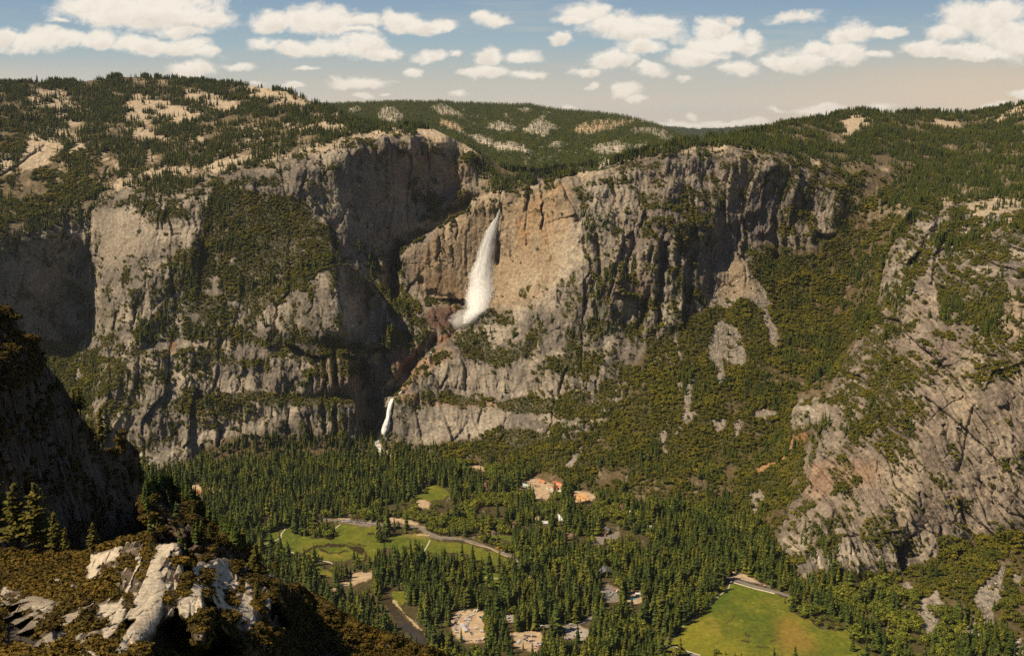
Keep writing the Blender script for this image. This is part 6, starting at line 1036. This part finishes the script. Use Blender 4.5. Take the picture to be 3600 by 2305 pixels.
def vehicle(px, py, ang, kind, colr, label, group, z=1.5):
    k = (kind, colr)
    if k not in MV: MV[k] = car(kind, paint_mat(colr, COLS[colr]))
    X_, Y_, Z_ = at_floor(px, py, FLOOR + z); o = link({'car': 'parked_car', 'motorhome': 'motorhome', 'bus': 'bus', 'truck': 'truck'}[kind], MV[k], label=label, category=kind, group=group); o.location = (float(X_), float(Y_), FLOOR + z); o.rotation_euler = (0, 0, ang); return o
rc = np.random.default_rng(5); CW = ['white'] * 9 + ['silver'] * 4 + ['black'] * 3 + ['grey'] * 2 + ['red', 'blue', 'tan', 'green']
def row(spec, step, across, where, group, kinds=('car',), cols=CW, z=1.5):
    p = pl(spec); X_, Y_, _ = at_floor(p[:, 0], p[:, 1]); P = np.stack([X_, Y_], -1); d = np.r_[0, np.cumsum(np.linalg.norm(np.diff(P, axis=0), axis=1))]
    for s_ in np.arange(0, d[-1], step):
        q = np.array([np.interp(s_, d, P[:, 0]), np.interp(s_, d, P[:, 1])]); q2 = np.array([np.interp(s_ + 1, d, P[:, 0]), np.interp(s_ + 1, d, P[:, 1])]); a = math.atan2(*(q2 - q)[::-1]) if s_ + 1 < d[-1] else a
        k = kinds[rc.integers(len(kinds))]; c = cols[rc.integers(len(cols))] if k == 'car' else 'white'; 
        if k not in ('car',): c = 'white'
        key = (k, c)
        if key not in MV: MV[key] = car(k, paint_mat(c, COLS[c]))
        o = link({'car': 'parked_car', 'motorhome': 'motorhome'}[k], MV[key], label=f'{c} {k} {where}', category=k, group=f'{c} {group}'); o.scale = (1.12,) * 3; o.location = (q[0] + rc.normal(0, .2), q[1] + rc.normal(0, .2), FLOOR + z); o.rotation_euler = (0, 0, a + (math.pi / 2 if across else 0) + rc.normal(0, .04))
row('u:1150,533 1400,548 1735,578', 6.6, False, 'parked in the near row along the road above the broad meadow', 'cars in the near roadside row'); row('u:1200,513 1400,522 1600,534 1740,550', 7.4, False, 'parked in the far row along the road above the broad meadow', 'cars in the far roadside row')
row('n:500,369 580,380', 9, False, 'parked where the roadside row ends under the oaks', 'cars at the end of the roadside row')
row('o:440,225 405,255 385,290 370,335 372,385 385,430', 2.9, True, 'parked in the outer left arc of the crescent car park', 'cars in the outer arc', z=1.2); row('o:612,222 560,245 520,275 490,310', 2.9, True, 'parked in the upper inner row of the crescent car park', 'cars in the upper inner row', z=1.2)
row('o:535,318 524,350 520,385 545,420 570,450 592,485', 2.9, True, 'parked in the innermost arc of the crescent car park', 'cars in the innermost arc', z=1.2); row('o:460,366 472,392 488,412 505,432 520,452', 4.2, True, 'parked in the middle arc of the crescent car park', 'motorhomes in the middle arc', ('motorhome',), z=1.2)
row('o:445,500 470,520 480,560', 2.9, True, 'parked at the lower end of the crescent car park', 'cars at the lower end', z=1.2)
DK = ['black', 'blue', 'grey', 'silver', 'white', 'red', 'green', 'black']
row('o:1108,495 1135,545', 2.9, True, 'parked in the left row of the wooded car park', 'cars in the left row of the wooded car park', z=1.2); row('o:1270,500 1420,510', 2.9, True, 'parked in the back row of the wooded car park', 'cars in the back row of the wooded car park', cols=DK, z=1.2); row('o:1270,545 1300,560 1350,570 1400,560', 2.9, True, 'parked in the middle row of the wooded car park', 'cars in the middle row of the wooded car park', cols=DK, z=1.2)
row('o:1290,520 1310,535', 2.9, True, 'parked between rows of the wooded car park', 'cars between rows', cols=['red', 'white'], z=1.2); row('o:1185,600 1215,555', 2.9, True, 'parked beside the conifer in the wooded car park', 'cars beside the conifer', cols=['white'], z=1.2); row('o:1360,600 1410,660', 2.9, True, 'parked in the front row of the wooded car park', 'cars in the front row', z=1.2); row('o:1430,595 1475,585', 2.9, True, 'parked at the right end of the wooded car park', 'cars at the right end', z=1.2)
row('o:1940,440 2010,455', 2.9, True, 'parked by the gravel right of the white bus', 'cars right of the white bus', z=1.2); row('o:1830,480 1890,490', 2.9, True, 'parked below the white bus', 'cars below the white bus', cols=['white', 'tan'], z=1.2)
row('r:415,1300 450,1270', 2.9, True, 'parked in the small lot below the orange truck', 'cars below the orange truck', z=1.2); row('r:410,1245 480,1250', 2.9, True, 'parked in the small lot left of the orange truck', 'cars left of the orange truck', z=1.2); row('r:590,1040 625,1115', 2.9, True, 'parked between conifers above the small lot', 'cars between conifers', z=1.2); row('r:500,985 540,1010', 2.9, True, 'parked by the slate grey roof', 'cars by the slate roof', cols=['white'], z=1.2); row('r:280,1165 290,1200', 2.9, True, 'parked left of the small lot', 'cars left of the small lot', cols=['white'], z=1.2); row('r:680,890 700,940', 2.9, True, 'parked under the conifers right of the slate grey roof', 'cars under the conifers', cols=['white', 'silver'], z=1.2); row('r:760,940 790,1050', 9, True, 'parked along the track above the pool', 'cars above the pool', cols=['white'], z=1.2)
row('o:640,560 740,560', 3.2, True, 'parked at the bottom right of the crescent car park', 'cars at its bottom right', z=1.2); row('o:1500,600 1420,640', 3.4, True, 'parked at the edge of the wooded car park', 'cars at the wooded edge', z=1.2); row('o:1680,420 1740,470', 5, True, 'parked left of the long white bus', 'cars left of the white bus', z=1.2); row('o:1900,500 2020,520', 3.2, True, 'parked on the gravel at the far right of the car parks', 'cars on the right gravel', z=1.2); row('o:1760,520 1860,540', 3.2, True, 'parked in front of the long white bus', 'cars in front of the white bus', z=1.2); row('o:690,250 740,300', 4, True, 'parked inside the loop of the crescent car park', 'cars inside the loop', z=1.2)
row('q:545,385 620,400 720,400', 6, False, 'parked in the open gravel yard', 'cars in the open yard', cols=['white', 'silver'], z=1.2); row('q:630,430 700,430', 7, False, 'parked in the middle of the gravel yard', 'cars mid yard', cols=['white', 'black'], z=1.2); row('q:890,390 990,395', 6, False, 'parked left of the dark red shed', 'cars left of the dark red shed', cols=['white'], z=1.2); row('q:560,590 670,570', 5, True, 'parked at the lower entrance of the yard', 'cars at the yard entrance', cols=['white', 'black', 'white'], z=1.2); row('q:930,210 990,240', 5, True, 'parked at the top of the gravel yard', 'cars at the yard top', cols=['white'], z=1.2); row('q:520,320 630,332', 12, False, 'parked above the glasshouse', 'cars above the glasshouse', cols=['white'], z=1.2)
row('m:1350,152 1890,292', 6.8, False, 'parked under trees along the road above the large meadow', 'cars along the upper meadow road', z=1.6)
ONE = [('m:190,1280', -.45, 'car', 'white', 'white car driving on the road at the bottom edge'), ('n:2080,765', -.5, 'car', 'white', 'white car driving on the curving road behind the yellow truck'), ('n:2055,735', -.5, 'truck', 'yellow', 'yellow truck driving on the curving road'), ('n:2003,712', -.5, 'bus', 'yellow', 'pale yellow bus on the curving road beside a tall conifer'),
 ('o:1785,432', -.55, 'bus', 'white', 'long white bus parked on gravel between conifers'), ('o:560,292', -.1, 'motorhome', 'white', 'white motorhome at the top of the middle arc'), ('o:645,402', -.1, 'motorhome', 'white', 'white motorhome alone right of the innermost arc'), ('o:720,440', -.1, 'motorhome', 'white', 'white motorhome at the right edge of the crescent car park'), ('o:740,540', .9, 'motorhome', 'white', 'white motorhome at the lower right of the crescent car park'), ('o:390,452', .1, 'motorhome', 'white', 'white motorhome at the lower end of the outer arc'),
 ('o:628,172', 1.0, 'motorhome', 'white', 'left of the two white motorhomes at the top of the crescent car park'), ('o:658,172', 1.0, 'motorhome', 'white', 'right of the two white motorhomes at the top of the crescent car park'), ('o:465,183', 1.1, 'car', 'white', 'white car at the top left entrance of the crescent car park'), ('o:490,183', 1.1, 'car', 'silver', 'silver car at the top left entrance of the crescent car park'), ('o:495,160', 1.0, 'truck', 'green', 'dark green truck at the top left of the crescent car park'), ('o:578,268', .2, 'car', 'red', 'red car in the upper inner row'),
 ('o:1048,250', .6, 'motorhome', 'white', 'upper white motorhome in the clearing left of the tall trunk'), ('o:1065,264', .6, 'motorhome', 'white', 'lower white motorhome in the clearing left of the tall trunk'), ('o:1083,288', .6, 'car', 'white', 'white car below the two motorhomes in the clearing'), ('o:1148,572', .2, 'car', 'red', 'bright red car at the left front of the wooded car park'), ('o:1470,645', .9, 'car', 'red', 'red car at the lower right of the wooded car park'), ('o:1378,665', .9, 'car', 'red', 'red car at the very front of the wooded car park'), ('o:1500,374', .3, 'truck', 'white', 'white van standing on the winding road'), ('o:1876,354', .3, 'truck', 'white', 'white van near the bend of the winding road'),
 ('r:495,1208', -.15, 'truck', 'orange', 'orange truck in the small lot above the pool'), ('r:535,1215', 1.0, 'truck', 'white', 'right white box truck beside the orange truck'), ('r:520,1230', 1.0, 'truck', 'white', 'left white box truck beside the orange truck'), ('q:1170,285', .5, 'truck', 'yellow', 'yellow digger truck at the right edge of the gravel yard'), ('q:1160,272', .9, 'truck', 'yellow', 'second yellow digger truck at the right edge of the gravel yard'), ('q:700,335', -.2, 'truck', 'yellow', 'yellow truck below the brown orange shed'), ('q:610,400', .5, 'truck', 'orange', 'orange truck in the middle of the gravel yard'), ('q:1010,350', -.2, 'truck', 'white', 'white truck between the salmon and rust sheds'), ('q:740,655', .5, 'truck', 'silver', 'silver truck at the lower entrance of the gravel yard'), ('u:872,486', 0, 'bus', 'white', 'white bus beside the hut left of the roadside cars'), ('r:345,475', .3, 'truck', 'white', 'white van at the clearing below the orange cabins'), ('r:210,478', .8, 'car', 'white', 'white car at the left of the clearing below the cabins'), ('r:290,357', .9, 'car', 'white', 'white car in front of the small orange cabins')]
for sp, a, k, c, lb in ONE: px, py = pl(sp)[0]; vehicle(px, py, a, k, c, lb, None, 1.3)
row('n:2160,800 2250,850', 9, False, 'driving on the curving road near its right bend', 'cars near the right bend', cols=['white', 'tan'], z=1.4)

# ---------- individual trees: the 300 of each kind that show largest ----------
def visible(px, py, P, hh):
    Yg = samp(px, py - 2, [YW], G)[0]; i, j = np.clip(((px - F.x0) / F.st).astype(int), 0, F.nx - 1), np.clip(((py - F.y0) / F.st).astype(int), 0, F.ny - 1); infr = (px > 15) & (px < 3585) & (py < 2330) & (py > 300)
    hid = np.zeros(len(px), bool)
    for f in (0, .7):
        jj = np.clip(((py - f * hh * 3200 / P[:, 1] - F.y0) / F.st).astype(int), -1, F.ny - 1); hid |= (LF[np.maximum(jj, 0), i] > 0) & (jj >= 0) & (px < F.xs[-1])
    return infr & ~hid
PLC = [('at the lower edge of the broad meadow', 1300, 1990), ('in the pointed stand overlapping the broad meadow', 1400, 1960), ('behind the roadside parked cars', 1200, 1790), ('left of the large meadow', 2420, 2130), ('around the crescent car park', 1640, 2230), ('around the wooded car park', 1870, 2230), ('along the riverbank', 1420, 2200), ('by the bend of the curving road', 1830, 1960), ('near the swimming pool', 2240, 2100), ('near the slate grey roof', 2100, 2010),
 ('below the orange cabins', 2150, 1920), ('in the village forest centre', 1700, 1850), ('at the foot of the right hand cliff', 2950, 2040), ('right of the large meadow', 3030, 2150), ('in the bottom right corner', 3400, 2260), ('right of the slate grey roof', 2300, 2000), ('under the brush slope of the near ridge', 1050, 2050), ('below the crescent car park', 1600, 2290), ('at the bottom edge between the car parks and the meadow', 2200, 2280), ('at the bottom left corner of the large meadow', 2330, 2270), ('on the talus beneath the right cliff', 3300, 2100), ('beside the yard of red sheds', 1960, 1740), ('below the lower waterfall', 1300, 1600), ('at the bottom right of the large meadow', 2950, 2290)]
def place(px, py): return min(PLC, key=lambda q: (q[1] - px) ** 2 + (q[2] - py) ** 2)[0]
def pick(px, py, P, hh, n):
    sc_ = hh / P[:, 1] * visible(px, py, P, hh); k = np.argsort(-sc_)[:n]; keep = np.ones(len(px), bool); keep[k] = False; return k, keep
def indiv(k, px, py, P, hh, name, cat, parts, desc, grp, wf=1.1):
    q1, q2 = np.percentile(hh[k], (33, 66))
    meshes = [[(nm, from_py(nm, *pt, [mt])) for nm, pt, mt in v if len(pt[0])] for v in parts]
    for n_, a in enumerate(k):
        sz = 'tall' if hh[a] > q2 else 'short' if hh[a] < q1 else 'medium'; pc = place(px[a], py[a]); me = meshes[n_ % len(meshes)]; w = hh[a] * rng.uniform(.85, 1.25) * wf
        if len(me) == 1: o = link(name, me[0][1])
        else:
            o = link(name, None)
            for nm, m_ in me: link(nm, m_, parent=o)
        o.location = P[a]; o.scale = (w, w, hh[a]); o.rotation_euler = (rng.normal(0, .03), rng.normal(0, .03), rng.random() * 6.28); o['label'] = f'{sz} {desc} {pc}'; o['category'] = cat; o['group'] = f'{sz} {grp} {pc}'
# lone trees seen in the meadows
LONE = [('i:1240,945', 52), ('i:1305,905', 46), ('i:1122,880', 44), ('i:1185,935', 36), ('i:1300,775', 42), ('i:1248,1035', 48), ('h:1975,800', 40), ('m:430,1467', 40), ('m:245,1300', 40), ('m:1210,1445', 12), ('m:2210,575', 14), ('m:1020,1467', 10), ('m:1360,1467', 10), ('u:570,695', 52), ('u:650,705', 54), ('u:530,680', 40), ('j:1290,1390', 30)]
lp = np.array([pl(a)[0] for a, _ in LONE]); lh = np.array([b for _, b in LONE], float); LP = np.stack(at_floor(lp[:, 0], lp[:, 1]), -1)
Pc = np.vstack([Pc, LP]); h = np.r_[h, lh]; cx_ = np.r_[cx_, lp[:, 0]]; cy_ = np.r_[cy_, lp[:, 1]]
kc, keepc = pick(cx_, cy_, Pc, h, 300); indiv(kc, cx_, cy_, Pc, h, 'conifer_tree', 'conifer', [[('crown', a, M_con), ('trunk', b, M_bark)] for a, b in con_parts], 'dark green conifer', 'conifers')
kd, keepd = pick(bx_ + 0 * bx_, by_, Pb, hb_ * decid, 290); indiv(kd, bx_, by_, Pb, hb_, 'broadleaf_tree', 'broadleaf tree', [[('crown', a, M_dec), ('trunk', b, M_bark)] for a, b in dec_parts], 'bright green broadleaf tree', 'broadleaf trees')
for sp, hh in (('i:488,735', 30), ('u:820,715', 24), ('u:900,730', 28), ('u:980,735', 26), ('u:1040,725', 22), ('m:1050,1425', 14)):
    px, py = pl(sp)[0]; X_, Y_, Z_ = at_floor(px, py); v = dec_parts[1]; o = link('broadleaf_tree', None, label={'i:488,735': 'dark rounded tree alone on the right of the broad meadow', 'm:1050,1425': 'small round tree alone at the bottom of the large meadow'}.get(sp, {24: 'leftmost', 28: 'second from left and tallest', 26: 'third from left', 22: 'rightmost and lowest'}.get(hh, '') + ' spreading tree of the clump by the dark pool'), category='broadleaf tree'); o.location = (X_, Y_, Z_); o.scale = (hh * 1.25, hh * 1.25, hh)
    for nm, pt, mt in (('crown', v[0], M_con if sp == 'i:488,735' else M_dec), ('trunk', v[1], M_bark)): link(nm, from_py(nm, *pt, [mt]), parent=o)
ko, keepo = pick(bx_, by_, Pb, hb_ * (~decid), 300); indiv(ko, bx_, by_, Pb, hb_, 'oak_tree', 'oak', [[('crown', a, M_bro)] for a, b in bro_parts], 'olive oak', 'oaks')
km, keepm = pick(sx_, sy_, Pf, hs, 0)
v_ = (sx_ > 5) & (sx_ < 3595) & (sy_ < 2300); km = np.argsort(-(hs / Pf[:, 1]) * v_)[:300]; keepm = np.ones(len(Pf), bool); keepm[km] = False
FP = [('on the far left brush slope', 60, 2080), ('under the left pines', 150, 2000), ('left of the long pale slab', 330, 2150), ('on the knoll above the slabs', 480, 1990), ('along the dark chasm', 700, 2150), ('on the terrace', 840, 2080), ('below the terrace', 860, 2230), ('at the upper part of the right brush slope', 1060, 2140), ('low on the right brush slope', 1150, 2270), ('near the lower left corner', 80, 2260), ('beside the bottom of the long slab', 330, 2280), ('on the upper terrace crest', 780, 1990)]
PLC[:] = FP; indiv(km, sx_, sy_, Pf, hs, 'manzanita_shrub', 'shrub', [[('crown', a, M_shr)] for a, b in shr_parts], 'orange green manzanita shrub', 'manzanita shrubs', 1.2)
Pc, h = Pc[keepc], h[keepc]; kb = keepd & keepo; Pb, hb_, decid = Pb[kb], hb_[kb], decid[kb]; Pf, hs = Pf[keepm], hs[keepm]
Pc = np.vstack([Pc, Ps]); h = np.r_[h, hh_]
# talus blocks
TLc = (TL & (LAY > 0)).astype(np.float32); Pt, _, _, jt = scatter(G, XW, YW, ZW, TLc * .8, 4.2, LAY > 0); st_ = np.clip(rng.lognormal(.45, .45, len(Pt)), .6, 6)
rp = proto_coll('talus_model', [rock_mesh(rgk, 1, (1, .8, .7)) for _ in range(4)])
if len(Pt): stuff('boulder_field', rp, Pt, st_, 'grey talus boulders strewn on the slopes', 'talus', st_ * 1.1)
stuff('conifer_forest', P_con, Pc, h, 'dark conifer forest over the valley floor and uplands', 'forest', h * rng.uniform(.8, 1.3, len(h)))
d_ = decid
stuff('oak_woodland', P_bro, Pb[~d_], hb_[~d_], 'olive green oak and brush cover on the slopes and ledges', 'woodland', hb_[~d_] * rng.uniform(.85, 1.3, (~d_).sum()))
stuff('cottonwood_grove', P_dec, Pb[d_], hb_[d_], 'bright green broadleaf trees among the valley conifers', 'woodland', hb_[d_] * rng.uniform(.9, 1.3, d_.sum()))
hh = np.clip(rng.normal(23, 5, len(Ph)), 10, 40); stuff('hill_forest', P_cfa, Ph, hh, 'conifer forest on the far hills', 'forest', hh * 1.2)
hh = np.clip(rng.normal(26, 5, len(Pr_)), 10, 40); stuff('ridge_forest', P_cfa, Pr_, hh, 'conifer forest on the farthest blue ridge', 'forest', hh * 1.4)
stuff('manzanita_brush', P_shr, Pf, hs, 'orange brown manzanita brush covering the near ridge', 'brush', hs * 1.25)
